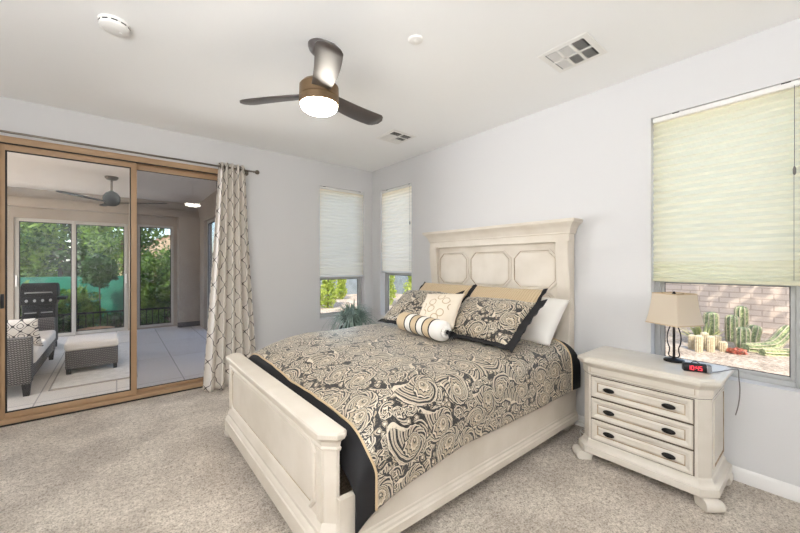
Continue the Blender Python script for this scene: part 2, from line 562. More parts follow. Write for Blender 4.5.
def dup(root, loc, rz=None, label=None, group=None):
    c = copy_tree(root)
    c.location = loc
    if rz is not None: c.rotation_euler = (0, 0, rz)
    if label: c['label'] = label
    if group: c['group'] = group
    return c

def wallmesh(axis, t0, t1, s0, s1, z0, z1, holes):
    """axis 'x': wall lies along x with thickness t0..t1 in y; holes (a,b,z0,z1)"""
    bm = B()
    xs = sorted({s0, s1} | {h[0] for h in holes} | {h[1] for h in holes})
    zs = sorted({z0, z1} | {h[2] for h in holes} | {h[3] for h in holes})
    for a, b in zip(xs, xs[1:]):
        for c, d in zip(zs, zs[1:]):
            m, q = (a + b) / 2, (c + d) / 2
            if any(h[0] < m < h[1] and h[2] < q < h[3] for h in holes): continue
            if axis == 'x': box(bm, a, b, t0, t1, c, d)
            else: box(bm, t0, t1, a, b, c, d)
    bmesh.ops.remove_doubles(bm, verts=bm.verts[:], dist=1e-5)
    seen = {}
    for f in list(bm.faces):
        k = tuple(sorted(v.index for v in f.verts))
    bm.verts.index_update()
    groups = {}
    for f in bm.faces:
        groups.setdefault(frozenset(v.index for v in f.verts), []).append(f)
    bmesh.ops.delete(bm, geom=[f for g in groups.values() if len(g) > 1 for f in g], context='FACES_ONLY')
    return bm

# ---------------------------------------------------------------- the setting
XR, YB, H = 3.0, 4.34, 2.745            # right wall, back wall, ceiling height
WX0, WX1, WY0, WY1 = -1.9, 3.15, -2.0, 4.50
def struct(name, bm, m, parent=None, **k):
    o = mk(name, bm, m, parent, **k)
    if not parent: o['kind'] = 'structure'
    return o
struct('floor', boxes((WX0, XR, WY0, YB, -0.12, 0)), 'carpet')
struct('ceiling', boxes((WX0 - 0.2, WX1, WY0 - 0.2, WY1, H, H + 0.2)), 'ceiling')
DX0, DX1, DZ = -0.80, 0.985, 2.415      # sliding door opening
WINS = [(2.135, 2.86, 0.60, 2.415)]
struct('wall_back', wallmesh('x', YB, WY1, WX0, WX1, -0.12, H, [(DX0, DX1, -0.12, DZ)] + WINS), 'wall', flat=True)
struct('wall_right', wallmesh('y', XR, WX1, WY0, YB, -0.12, H, [(0.075, 0.80, 0.62, 2.405), (3.435, 4.13, 0.60, 2.415)]), 'wall', flat=True)
struct('wall_front', boxes((WX0 - .15, WX1, WY0 - .15, WY0, -0.12, H)), 'wall')
struct('wall_left', boxes((WX0 - 0.15, WX0, WY0, WY1, -0.12, H)), 'wall')

def board(bm, axis, a, b, face, sgn, h=0.085, t=0.014):
    prof = [(0, 0.0), (t, 0.0), (t, h - 0.02), (t * 0.5, h - 0.006), (0.002, h), (0, h)]
    if axis == 'y': loft(bm, [[(face + sgn * d, y, z) for d, z in prof] for y in (a, b)])
    else: loft(bm, [[(x, face + sgn * d, z) for d, z in prof] for x in (a, b)])
bm = B(); board(bm, 'y', WY0, YB, XR, -1); struct('baseboard_right', bm, 'trim')
bm = B(); board(bm, 'x', DX1 + 0.02, XR - 0.014, YB, -1); struct('baseboard_back', bm, 'trim')

def window(idx, axis, a, b, z0, z1, depth, rail, fw=0.035):
    """vinyl window set in the wall; frame bars, meeting rail and glass pane"""
    def bx(bm, s0, s1, d0, d1, h0, h1, bev=0.004):
        if axis == 'x': box(bm, s0, s1, d0, d1, h0, h1, bev)
        else: box(bm, d0, d1, s0, s1, h0, h1, bev)
    d0, d1 = depth, depth + 0.05
    bm = B()
    bx(bm, a, a + fw, d0, d1, z0, z1); bx(bm, b - fw, b, d0, d1, z0, z1)
    bx(bm, a + fw, b - fw, d0, d1, z0, z0 + fw); bx(bm, a + fw, b - fw, d0, d1, z1 - fw, z1)
    fr = struct('window_%d' % idx, bm, 'grey_frame')
    bm = B()
    s = 0.022
    bx(bm, a + fw, a + fw + s, d0 + 0.012, d1 - 0.012, z0 + fw, rail); bx(bm, b - fw - s, b - fw, d0 + 0.012, d1 - 0.012, z0 + fw, rail)
    bx(bm, a + fw + s, b - fw - s, d0 + 0.012, d1 - 0.012, z0 + fw, z0 + fw + s); bx(bm, a + fw, b - fw, d0 + 0.008, d1 - 0.008, rail, rail + 0.035)
    mk('sash', bm, 'grey_frame', fr)
    bm = B()
    g = (d0 + d1) / 2
    bx(bm, a + fw + s - .004, b - fw - s + .004, g - .003, g + .003, z0 + fw + s - .004, rail + .004, 0)
    mk('pane', bm, 'glass', fr)
    bm = B()
    bx(bm, a + fw - .004, b - fw + .004, g - .003, g + .003, rail + .031, z1 - fw + .004, 0)
    mk('pane', bm, 'glass', fr)
    bm = B(); q = 0.004
    for u0, u1, h0, h1 in ((a + fw + s - q, a + fw + s + q, z0 + fw + s, rail), (b - fw - s - q, b - fw - s + q, z0 + fw + s, rail),
                           (a + fw + s, b - fw - s, z0 + fw + s - q, z0 + fw + s + q), (a + fw + s, b - fw - s, rail - q, rail + q)):
        bx(bm, u0, u1, g - .008, g - .004, h0, h1, 0)
    mk('gasket', bm, 'gasket', fr)
    return fr
window(1, 'x', 2.135, 2.86, 0.60, 2.415, YB + 0.085, 1.13)
window(2, 'y', 3.435, 4.13, 0.60, 2.415, XR + 0.085, 1.19)
window(3, 'y', 0.075, 0.80, 0.62, 2.405, XR + 0.085, 1.215)

# sliding glass door of the bedroom
def sliding_door():
    y0 = YB - 0.035
    fr = empty('door_1', (0, 0, 0)); fr['kind'] = 'structure'
    bm = B()
    box(bm, DX0, DX0 + 0.05, y0, y0 + 0.15, 0, DZ, .003); box(bm, DX1 - 0.05, DX1, y0, y0 + 0.15, 0, DZ, .003)
    box(bm, DX0 + .05, DX1 - .05, y0, y0 + 0.15, DZ - 0.055, DZ, .003)
    box(bm, DX0 + .05, DX1 - .05, y0, y0 + 0.15, 0, 0.05, .003)
    mk('door_frame', bm, 'tan_frame', fr)
    bm = B()
    box(bm, DX0 + .05, DX1 - .05, y0 + 0.004, y0 + 0.03, DZ - 0.063, DZ - 0.055)
    box(bm, DX0 + .05, DX1 - .05, y0 - 0.006, y0 + 0.0, 0.0, 0.014)
    mk('track_shadow_gap', bm, 'gasket', fr)
    for nm, a, b, yy, tint, sw in (('sliding_panel', DX0 + .05, 0.155, y0 + 0.022, 'glass', 0.05), ('fixed_panel', 0.10, DX1 - .05, y0 + 0.085, 'glass_tint', 0.05)):
        bm = B(); z0, z1 = 0.052, DZ - 0.063; t = 0.04
        w0 = 0.028 if nm == 'sliding_panel' else 0.05
        w1 = 0.045
        hb = 0.05 if nm == 'sliding_panel' else 0.03
        box(bm, a, a + w0, yy, yy + t, z0, z1, .002); box(bm, b - w1, b, yy, yy + t, z0, z1, .002)
        box(bm, a + w0, b - w1, yy, yy + t, z0, z0 + hb, .002); box(bm, a + w0, b - w1, yy, yy + t, z1 - 0.05, z1, .002)
        p = mk(nm, bm, 'tan_frame', fr)
        g = yy + t / 2
        mk('pane', boxes((a + w0 - .003, b - w1 + .003, g - .003, g + .003, z0 + hb - .003, z1 - .047)), tint, p)
        bm = B(); q = .011 if nm == 'sliding_panel' else .006; yq = yy + 0.004
        box(bm, a + w0, a + w0 + q, yq, yq + .008, z0 + hb, z1 - .05); box(bm, b - w1 - q, b - w1, yq, yq + .008, z0 + hb, z1 - .05)
        box(bm, a + w0, b - w1, yq, yq + .008, z0 + hb, z0 + hb + q); box(bm, a + w0, b - w1, yq, yq + .008, z1 - .05 - q, z1 - .05)
        mk('gasket', bm, 'gasket', p)
        if nm == 'sliding_panel':
            bm = B(); box(bm, a + .004, a + .024, yy - .02, yy, 0.98, 1.10, .004); mk('handle', bm, 'black', p)
sliding_door()

# ---------------------------------------------------------------- the covered patio beyond the door
PX0, PX1, PY = -3.2, 1.42, 9.0
PH = 2.70
struct('floor_patio', boxes((PX0, PX1, WY1, PY + 0.2, -0.12, -0.01)), 'tile')
struct('ceiling_patio', boxes((PX0, PX1 + .15, WY1, PY + 0.2, PH, PH + 0.2)), 'patio_ceiling')
struct('wall_patio_back', wallmesh('x', PY, PY + 0.15, PX0, PX1, -0.12, PH, [(-1.40, 0.18, -0.12, 2.17), (0.33, 0.965, 0.02, 2.17)]), 'patio_wall', flat=True)
struct('wall_patio_right', wallmesh('y', PX1, PX1 + 0.15, WY1, PY, -0.12, PH, [(5.2, 8.25, 0.0, 2.25)]), 'patio_wall', flat=True)
struct('trim_1', boxes((PX0, PX1, PY - 0.14, PY, 2.36, 2.52), bev=.01), 'patio_wall')
struct('pillar_patio', boxes((1.03, PX1, 8.70, PY, -0.01, 2.36), bev=.01), 'patio_wall')
bm = B(); board(bm, 'x', 1.0, PX1, 8.70, -1, 0.10, 0.012); struct('baseboard_patio', bm, 'wicker')

def glazed(name, axis, panels, t0, z0, z1, fw=0.06, handle=None):
    fr = empty(name, (0, 0, 0)); fr['kind'] = 'structure'
    for k, (a, b) in enumerate(panels):
        bm = B(); d0 = t0 + 0.03 * (k % 2); d1 = d0 + 0.05
        def bx(bm, s0, s1, e0, e1, h0, h1, bev=.004):
            if axis == 'x': box(bm, s0, s1, e0, e1, h0, h1, bev)
            else: box(bm, e0, e1, s0, s1, h0, h1, bev)
        bx(bm, a, a + fw, d0, d1, z0, z1); bx(bm, b - fw, b, d0, d1, z0, z1)
        bx(bm, a + fw, b - fw, d0, d1, z0, z0 + fw); bx(bm, a + fw, b - fw, d0, d1, z1 - fw, z1)
        p = mk('panel', bm, 'patio_frame', fr)
        bm = B(); q = .014
        for s0, s1, h0, h1 in ((a + fw, a + fw + q, z0 + fw, z1 - fw), (b - fw - q, b - fw, z0 + fw, z1 - fw), (a + fw, b - fw, z0 + fw, z0 + fw + q), (a + fw, b - fw, z1 - fw - q, z1 - fw)):
            bx(bm, s0, s1, d0 + .004, d0 + .014, h0, h1, 0)
        mk('gasket', bm, 'gasket', p)
        bm = B(); g = (d0 + d1) / 2
        bx(bm, a + fw - .003, b - fw + .003, g - .003, g + .003, z0 + fw - .003, z1 - fw + .003, 0)
        mk('pane', bm, 'glass', p)
        if handle and k in handle:
            bm = B(); hx = b - fw / 2 if handle[k] else a + fw / 2
            bx(bm, hx - .012, hx + .012, d0 - .03, d0, 0.95, 1.15); mk('handle', bm, 'white_plastic', p)
glazed('door_2', 'x', [(-1.40, -0.60), (-0.66, 0.18)], PY + 0.03, -0.005, 2.17, handle={0: 0, 1: 1})
glazed('window_4', 'x', [(0.33, 0.965)], PY + 0.03, 0.02, 2.17, fw=0.045)
glazed('door_3', 'y', [(5.2, 6.72), (6.66, 8.25)], PX1 + 0.03, 0.0, 2.25)

# ---------------------------------------------------------------- the yard
struct('ground_yard', boxes((3.15, 26, -16, 40, -0.35, -0.10), (-14, 1.57, 9.2, 60, -0.9, -0.55), (1.57, 3.15, 4.5, 60, -0.9, -0.10),
       (-40, 3.15, -30, -2.2, -0.35, -0.12), (-40, PX0, -2.2, 60, -0.35, -0.12)), 'gravel')
struct('wall_garden', boxes((10.6, 10.8, -8, 9.5, -0.10, 2.0), (10.55, 10.85, -8, 9.5, 2.0, 2.07)), 'block', flat=True)
struct('wall_garden_north', boxes((3.6, 10.6, 14.3, 14.5, -0.10, 2.0), (10.6, 10.8, 9.5, 14.5, -0.10, 2.0)), 'fence_grey')

# ---------------------------------------------------------------- bed
CY = 2.15
def make_bed():
    bed = empty('bed', (1.75, CY, 0))
    tag(bed, 'antique cream panelled queen bed with tall crowned headboard', 'bed')
    OX = 1.75
    L = lambda x: x - OX            # world x -> bed x
    hw = 0.815
    # ---- headboard: board with three raised clipped-corner panels
    xf, xb = L(2.925), L(2.975)
    bm = B(); box(bm, xf, xb, -hw + 0.09, hw - 0.09, 0.12, 1.56, .004)
    hb = mk('headboard', bm, 'cream', bed)
    def panel(y0, y1, z0, z1, c):
        bm = B()
        poly = chamfer_rect(y0, y1, z0, z1, [c] * 4)
        prof = [(0.020, 0.000), (0.018, 0.009), (0.010, 0.012), (0.003, 0.009), (0.0, -0.003), (-0.006, -0.003), (-0.010, 0.004), (-0.022, 0.007), (-0.03, 0.007)]
        moulding(bm, poly, prof, lambda p, h: (xf - h, p[0], p[1]), False, True, mis=[0, 0, 0, 1, 1, 1, 0, 0])
        mk('panel', bm, ['cream', 'glaze'], hb)
    for (a, b) in ((-0.70, -0.275), (-0.245, 0.245), (0.275, 0.70)):
        panel(a + .012, b - .012, 1.135, 1.465, 0.065)
        panel(a + .012, b - .012, 0.74, 1.085, 0.065)
    # frieze and crown
    poly = chamfer_rect(L(2.885), L(2.975), -hw, hw, [0, 0, 0, 0])
    bm = B()
    moulding(bm, poly, [(0.0, 1.535), (0.003, 1.54), (0.003, 1.60), (0.012, 1.605), (0.012, 1.617), (0.016, 1.622), (0.022, 1.645), (0.038, 1.672), (0.056, 1.688), (0.058, 1.692), (0.066, 1.694), (0.068, 1.715), (0.064, 1.72)])
    cr = mk('crown', bm, 'cream', bed, angle=30)
    for v in cr.data.vertices:                       # crown lies flush to the wall behind
        if v.co.x > L(2.985): v.co.x = L(2.985)
    bm = B(); box(bm, L(2.880), L(2.890), -hw - .004, hw + .004, 1.600, 1.6035); mk('glaze_line', bm, 'glaze', cr)
    # scrolled posts: an S profile in depth, extruded across the post
    for s in (-1, 1):
        prof = []
        for i in range(41):
            z = 0.0 + 1.54 * i / 40
            if z < 0.62: f = 2.865
            else:
                u = (z - 0.62) / 0.92
                f = 2.865 + 0.050 * math.sin(u * PI) ** 1.2 * (1 - 0.3 * u) - 0.012 * max(0, math.sin(u * 2.2 * PI - 3.6))
            prof.append((L(f), z))
        loops = []
        for yy, ins in ((hw, 0.006), (hw - 0.006, 0), (hw - 0.105, 0), (hw - 0.11, 0.006)):
            loops.append([(x + ins, s * yy, z) for x, z in prof] + [(L(2.98), s * yy, 1.54), (L(2.98), s * yy, 0.0)])
        bm = B(); loft(bm, loops)
        mk('post', bm, 'cream', bed, angle=30)
    # ---- footboard
    x0, x1 = L(0.685), L(0.745)
    fh = 0.825
    body = chamfer_rect(x0, x1, -fh, fh, [0.045, 0, 0, 0.045])
    bm = B(); moulding(bm, body, [(0, 0.16), (0, 0.60)])
    fb = mk('footboard', bm, 'cream', bed)
    bm = B()
    moulding(bm, body, [(0, 0.545), (0.006, 0.548), (0.008, 0.558), (0.003, 0.566), (0.006, 0.585), (0.016, 0.597), (0.024, 0.602), (0.028, 0.608), (0.029, 0.626), (0.024, 0.634), (0.014, 0.637)])
    mk('cap', bm, 'cream', fb, angle=25)
    bm = B()
    moulding(bm, body, [(0.0, 0.235), (0.006, 0.225), (0.010, 0.205), (0.014, 0.198), (0.014, 0.18), (0.024, 0.168), (0.028, 0.155), (0.034, 0.15), (0.034, 0.07), (0.02, 0.068)])
    mk('base_moulding', bm, 'cream', fb, angle=25)
    # recessed panel moulding on the outer face
    bm = B()
    poly = chamfer_rect(-fh + .13, fh - .13, 0.275, 0.535, [0.03] * 4)
    prof = [(0.028, 0.0), (0.026, 0.010), (0.018, 0.014), (0.010, 0.008), (0.004, 0.004), (0.001, -0.004), (-0.002, -0.004), (-0.006, 0.003), (-0.02, 0.004)]
    moulding(bm, poly, prof, lambda p, h: (x0 - h, p[0], p[1]), False, True, mis=[0, 0, 0, 0, 1, 1, 0, 0])
    mk('panel', bm, ['cream', 'glaze'], fb)
    for s in (-1, 1):                               # pilaster strips at the ends
        bm = B(); box(bm, x0 - .008, x0 + .01, s * (fh - .04) - (0.045 if s > 0 else -0.0), s * (fh - .04) + (0 if s > 0 else .045), 0.235, 0.55, .003)
        mk('pilaster', bm, 'cream', fb)
    # ---- side rails with stepped base moulding
    for s in (-1, 1):
        yo = 0.870
        P = [(yo - .028, 0.36), (yo, 0.36), (yo, 0.178), (yo + .004, 0.172), (yo + .004, 0.160), (yo + .012, 0.150), (yo + .014, 0.138), (yo + .020, 0.132), (yo + .020, 0.092), (yo - .028, 0.092)]
        bm = B(); loft(bm, [[(x, s * y, z) for y, z in P] for x in (L(0.72), L(2.885))])
        mk('side_rail', bm, 'cream', bed, angle=20)
    # ---- feet
    for x, s in ((0.70, -1), (0.70, 1), (2.84, -1), (2.84, 1)):
        bm = B()
        lathe(bm, [(0.030, 0), (0.040, 0.012), (0.045, 0.035), (0.040, 0.06), (0.034, 0.07), (0.040, 0.078), (0.036, 0.092)], 24, (L(x) + (-.008 if x < 1 else 0), s * 0.80, 0))
        mk('foot', bm, 'cream', bed)
    bm = B(); box(bm, L(0.92), L(2.86), -0.83, 0.83, 0.30, 0.335, .004); mk('slat_base', bm, 'cream', bed)
    return bed
make_bed()

bm = B(); box(bm, -0.92, 0.97, -0.80, 0.80, 0, 0.30, .07, seg=5)
mt = mk('mattress', bm, 'mattress', loc=(1.875, CY, 0.337))
tag(mt, 'white mattress lying in the cream bed under the paisley comforter', 'mattress')

# ---- comforter
def catmull(tab, t):
    n = len(tab) - 1
    t = max(0, min(0.99999, t)) * n
    i = int(t); f = t - i
    p = [tab[max(i - 1, 0)], tab[i], tab[i + 1], tab[min(i + 2, n)]]
    return [0.5 * (2 * b + (c - a) * f + (2 * a - 5 * b + 4 * c - d) * f * f + (3 * b - a - 3 * c + d) * f ** 3) for a, b, c, d in zip(*p)]
# lengthwise stations: x on the top, drop on the top, x on the hanging side, extra drop on the side
LEN = [(2.87, .03, 2.875, .0), (2.74, .0, 2.74, .0), (2.5, -.005, 2.5, .0), (2.2, .0, 2.2, .0), (1.9, .0, 1.9, .0), (1.6, .0, 1.62, .0), (1.36, .0, 1.40, .005),
       (1.17, .02, 1.22, .03), (1.03, .055, 1.08, .05), (0.92, .105, 0.97, .07), (0.852, .150, 0.882, .095), (0.802, .215, 0.83, .125), (0.782, .30, 0.785, .165)]
PIPE_H, PIPE_F = 1 / 12, 10 / 12         # where the dark end bands begin
CRS = [(-.905, .365), (-.905, .46), (-.902, .56), (-.885, .645), (-.835, .705), (-.74, .742), (-.55, .757), (-.28, .763), (0, .766)]
CRS = CRS + [(-y, z) for y, z in CRS[-2::-1]]
def comforter_point(u, v):
    xt, dt, xs, ds = catmull(LEN, u)
    yy, zz = catmull(CRS, v)
    h = max(0, min(1, (0.70 - zz) / 0.20)); h = h * h * (3 - 2 * h)     # 0 on the top, 1 on the hanging side
    x = xt + (xs - xt) * h
    z = zz - dt * (1 - h) * (1.0 if yy < 0 else 1 - 0.25 * min(1, yy / .6)) - ds * h
    if u > 0.8 and h > 0: yy = yy * (1 - 0.02 * h * (u - .8) / .2)
    n1 = noise.noise((x * 3.1, yy * 3.3, 1.7)); n2 = noise.noise((x * 9, yy * 9, 4.2)); n3 = noise.noise((x * 5.0, 3.3, 0.4))
    z += (1 - h) * (0.011 * n1 + 0.005 * n2) + h * (0.010 * n3 * (1 if zz < .5 else .4))
    yo = h * (0.010 * noise.noise((x * 6, zz * 2, 8.1)) + 0.006)
    yy += -yo if yy < 0 else yo
    return Vector((x, CY + yy, z))
def sheet(u0, u1, nu, nv, v0=0.0, v1=1.0):
    bm = B(); uvl = bm.loops.layers.uv.new('uv')
    g = [[bm.verts.new(comforter_point(u0 + (u1 - u0) * i / nu, v0 + (v1 - v0) * j / nv)) for j in range(nv + 1)] for i in range(nu + 1)]
    # arc lengths for the cloth's own coordinates
    mid = nv // 2; us = [0.0]
    for i in range(nu): us.append(us[-1] + (g[i + 1][mid].co - g[i][mid].co).length)
    vs = [0.0]
    for j in range(nv): vs.append(vs[-1] + (g[nu // 3][j + 1].co - g[nu // 3][j].co).length)
    for i in range(nu):
        for j in range(nv):
            f = bm.faces.new((g[i][j], g[i + 1][j], g[i + 1][j + 1], g[i][j + 1]))
            for l, (a, b) in zip(f.loops, ((i, j), (i + 1, j), (i + 1, j + 1), (i, j + 1))): l[uvl].uv = (us[a], vs[b])
    return bm
cf = mk('comforter', sheet(PIPE_H, PIPE_F, 110, 96), 'paisley', angle=180)
tag(cf, 'cream and black paisley comforter spread over the bed with black end bands', 'comforter')
so = cf.modifiers.new('thick', 'SOLIDIFY'); so.thickness = 0.012; so.offset = -1
for nm, a, b, n in (('black_border', PIPE_F, 1.0, 16), ('black_border', 0.0, PIPE_H, 10)):
    o = mk(nm, sheet(a, b, n, 96), 'black_cloth', cf, angle=180)
    so = o.modifiers.new('thick', 'SOLIDIFY'); so.thickness = 0.012; so.offset = -1
for u in (PIPE_F, PIPE_H):
    bm = B(); tube(bm, [comforter_point(u, j / 120) + Vector((0, 0, .003)) for j in range(121)], 0.006, 8); mk('piping', bm, 'tan_cord', cf)

# ---- pillows
def pillow_bm(w, h, t, n=28, pinch=0.06, seed=0, flange=0, puff=2.2, lump=.012):
    bm = B(); uvl = bm.loops.layers.uv.new('uv')
    def P(i, j, s):
        u, v = -1 + 2 * i / n, -1 + 2 * j / n
        k = max(0.0, (1 - abs(u) ** puff) * (1 - abs(v) ** puff)) ** 0.5
        x = u * w / 2 * (1 - pinch * (1 - v * v)); y = v * h / 2 * (1 - pinch * (1 - u * u))
        z = s * t / 2 * k
        z += lump * k * noise.noise((x * 7 + seed, y * 7, s * 2 + seed)) + .004 * noise.noise((x * 18 + seed, y * 18, s))
        return (x, y, z)
    G = {}
    for s in (1, -1):
        for i in range(n + 1):
            for j in range(n + 1):
                if s == -1 and (i in (0, n) or j in (0, n)): G[s, i, j] = G[1, i, j]; continue
                G[s, i, j] = bm.verts.new(P(i, j, s))
    for s in (1, -1):
        for i in range(n):
            for j in range(n):
                q = [(i, j), (i + 1, j), (i + 1, j + 1), (i, j + 1)]
                if s < 0: q = q[::-1]
                f = bm.faces.new([G[s, a, b] for a, b in q])
                for l, (a, b) in zip(f.loops, q): l[uvl].uv = ((a / n - .5) * w, (b / n - .5) * h)
    return bm
def flange_bm(w, h, wd, sides, n=24, pinch=0.06, t=0.010):
    """flat fabric border around a sham; sides: any of l r t b (in the pillow's own x,y)"""
    bm = B()
    def edge(u, v):
        return Vector((u * w / 2 * (1 - pinch * (1 - v * v)), v * h / 2 * (1 - pinch * (1 - u * u)), 0))
    for sd in sides:
        inn, outp = [], []
        for i in range(n + 1):
            q = -1 + 2 * i / n
            e = {'l': edge(-1, q), 'r': edge(1, q), 'b': edge(q, -1), 't': edge(q, 1)}[sd]
            d = {'l': (-1, 0.0), 'r': (1, 0.0), 'b': (0.0, -1), 't': (0.0, 1)}[sd]
            ex = q * wd if abs(q) == 1 else 0
            wv = 0.006 * math.sin(i * 1.3)
            o = e + Vector((d[0] * wd + (ex if d[0] == 0 else 0), d[1] * wd + (ex if d[1] == 0 else 0), wv))
            inn.append(e - Vector((d[0], d[1], 0)) * 0.012); outp.append(o)
        loft(bm, [[inn[i] + Vector((0, 0, t / 2)), outp[i] + Vector((0, 0, t / 3)), outp[i] - Vector((0, 0, t / 3)), inn[i] - Vector((0, 0, t / 2))] for i in range(n + 1)])
    return bm
def lean(loc, deg, yaw=0, roll=0):
    """pillow frame: its height runs up and back toward the headboard, its face toward the bed's foot"""
    a = R(deg)
    m = Matrix(((0, math.cos(a), -math.sin(a), 0), (-1, 0, 0, 0), (0, math.sin(a), math.cos(a), 0), (0, 0, 0, 1)))
    return Matrix.Translation(loc) @ Matrix.Rotation(R(yaw), 4, 'Z') @ m @ Matrix.Rotation(R(roll), 4, 'Z')
def pillow(name, bm, mat, label, cat, M4, group=None, parts=()):
    o = mk(name, bm, mat, angle=180)
    o.matrix_world = M4
    tag(o, label, cat, group)
    for nm, b, m in parts:
        mk(nm, b, m, o)
    return o
pillow('bed_pillow', pillow_bm(0.68, 0.46, 0.20, seed=1, pinch=.03, lump=.03), 'white_cloth', 'white cotton pillow at the nightstand end of the headboard', 'pillow', lean((2.655, 1.635, 0.90), 44), 'white sleeping pillows')
pillow('bed_pillow', pillow_bm(0.70, 0.46, 0.17, seed=2), 'white_cloth', 'white cotton pillow at the window end of the headboard, behind the shams', 'pillow', lean((2.655, 2.62, 0.90), 44), 'white sleeping pillows')
def rib_sham(y, seed, label):
    w, h = 0.70, 0.52
    pillow('quilted_sham', pillow_bm(w, h, 0.11, seed=seed, pinch=.03), 'ribbed', label, 'pillow', lean((2.52, y, 0.965), 42), 'tan quilted shams',
           [('black_edge', flange_bm(w, h, 0.016, q, pinch=.03, t=.012), 'black_cloth') for q in 'lr'])
rib_sham(1.80, 3, 'tan ribbed sham behind the black-bordered paisley sham nearest the nightstand')
rib_sham(2.525, 4, 'tan ribbed sham behind the paisley sham on the window side')
def pais_sham(loc, deg, yaw, roll, seed, label):
    w, h = 0.66, 0.46
    pillow('paisley_sham', pillow_bm(w, h, 0.17, seed=seed, pinch=.04), 'paisley', label, 'pillow', lean(loc, deg, yaw, roll), 'paisley shams',
           [('black_border', flange_bm(w, h, wd, q, pinch=.04), 'black_cloth') for q, wd in (('r', .055), ('b', .03))])
pais_sham((2.245, 1.69, 0.925), 35, 0, 0, 5, 'black-bordered paisley sham nearest the nightstand, leaning on a tan sham')
pais_sham((2.265, 2.50, 0.93), 37, 4, 0, 6, 'paisley sham on the window side, half hidden by the cream throw pillow')
pillow('throw_pillow', pillow_bm(0.37, 0.35, 0.13, seed=7, pinch=.07), 'shell', 'small cream throw pillow with stitched shell rings, behind the striped bolster', 'pillow', lean((2.085, 2.035, 0.965), 48, 12, 4))

def bolster():
    r, hl = 0.078, 0.305
    root = empty('bolster_pillow', (1.91, 2.06, 0.852), R(-8))
    tag(root, 'round bolster striped in tan and cream with black bands lying across the comforter', 'pillow')
    edges = [-hl, -0.19, -0.105, -0.02, 0.065, 0.15, hl]
    for k in range(6):
        a, b = edges[k], edges[k + 1]
        prof = []
        for i in range(9):
            y = a + (b - a) * i / 8
            rr = r * (1 - 0.03 * abs(2 * i / 8 - 1) ** 3)
            e = (hl - abs(y)) / 0.035
            if e < 1: rr *= (1 - (1 - max(e, 0)) ** 2 * .45)
            prof.append((rr, y))
        bm = B(); lathe(bm, prof, 40, axis='y'); mk('stripe', bm, 'white_cloth' if k % 2 == 0 else 'tan_satin', root)
    for y in edges[1:-1]:
        bm = B(); lathe(bm, [(r * .9, y - .009), (r * 1.01, y - .006), (r * 1.02, y), (r * 1.01, y + .006), (r * .9, y + .009)], 40, axis='y'); mk('black_band', bm, 'black_cloth', root)
    rng = random.Random(5)
    for s in (-1, 1):
        bm = B(); 
        loops = []
        for k, (rad, yy) in enumerate(((r * .56, hl), (r * .36, hl + .018), (r * .15, hl + .014))):
            loops.append([((rad + (.006 * (i % 2) * (1 if k == 1 else 0))) * math.cos(2 * PI * i / 32), s * (yy + (.006 if i % 2 and k < 2 else 0)), (rad + .003 * (i % 2)) * math.sin(2 * PI * i / 32)) for i in range(32)])
        loft(bm, loops); mk('gathered_end', bm, 'white_cloth' if s < 0 else 'tan_satin', root)
        bm = B()
        lathe(bm, [(.008, s * (hl + .012)), (.016, s * (hl + .02)), (.012, s * (hl + .032))], 16, axis='y')
        for i in range(12):
            a = 2 * PI * i / 12
            d = Vector((math.cos(a) * .035, s * .05, math.sin(a) * .03 - .018))
            p0 = Vector((0, s * (hl + .028), 0))
            tube(bm, [p0, p0 + d * .5 + Vector((0, 0, .006)), p0 + d], [.004, .005, .003], 6)
        mk('tassel', bm, 'black_cloth', root)
    return root
bolster()

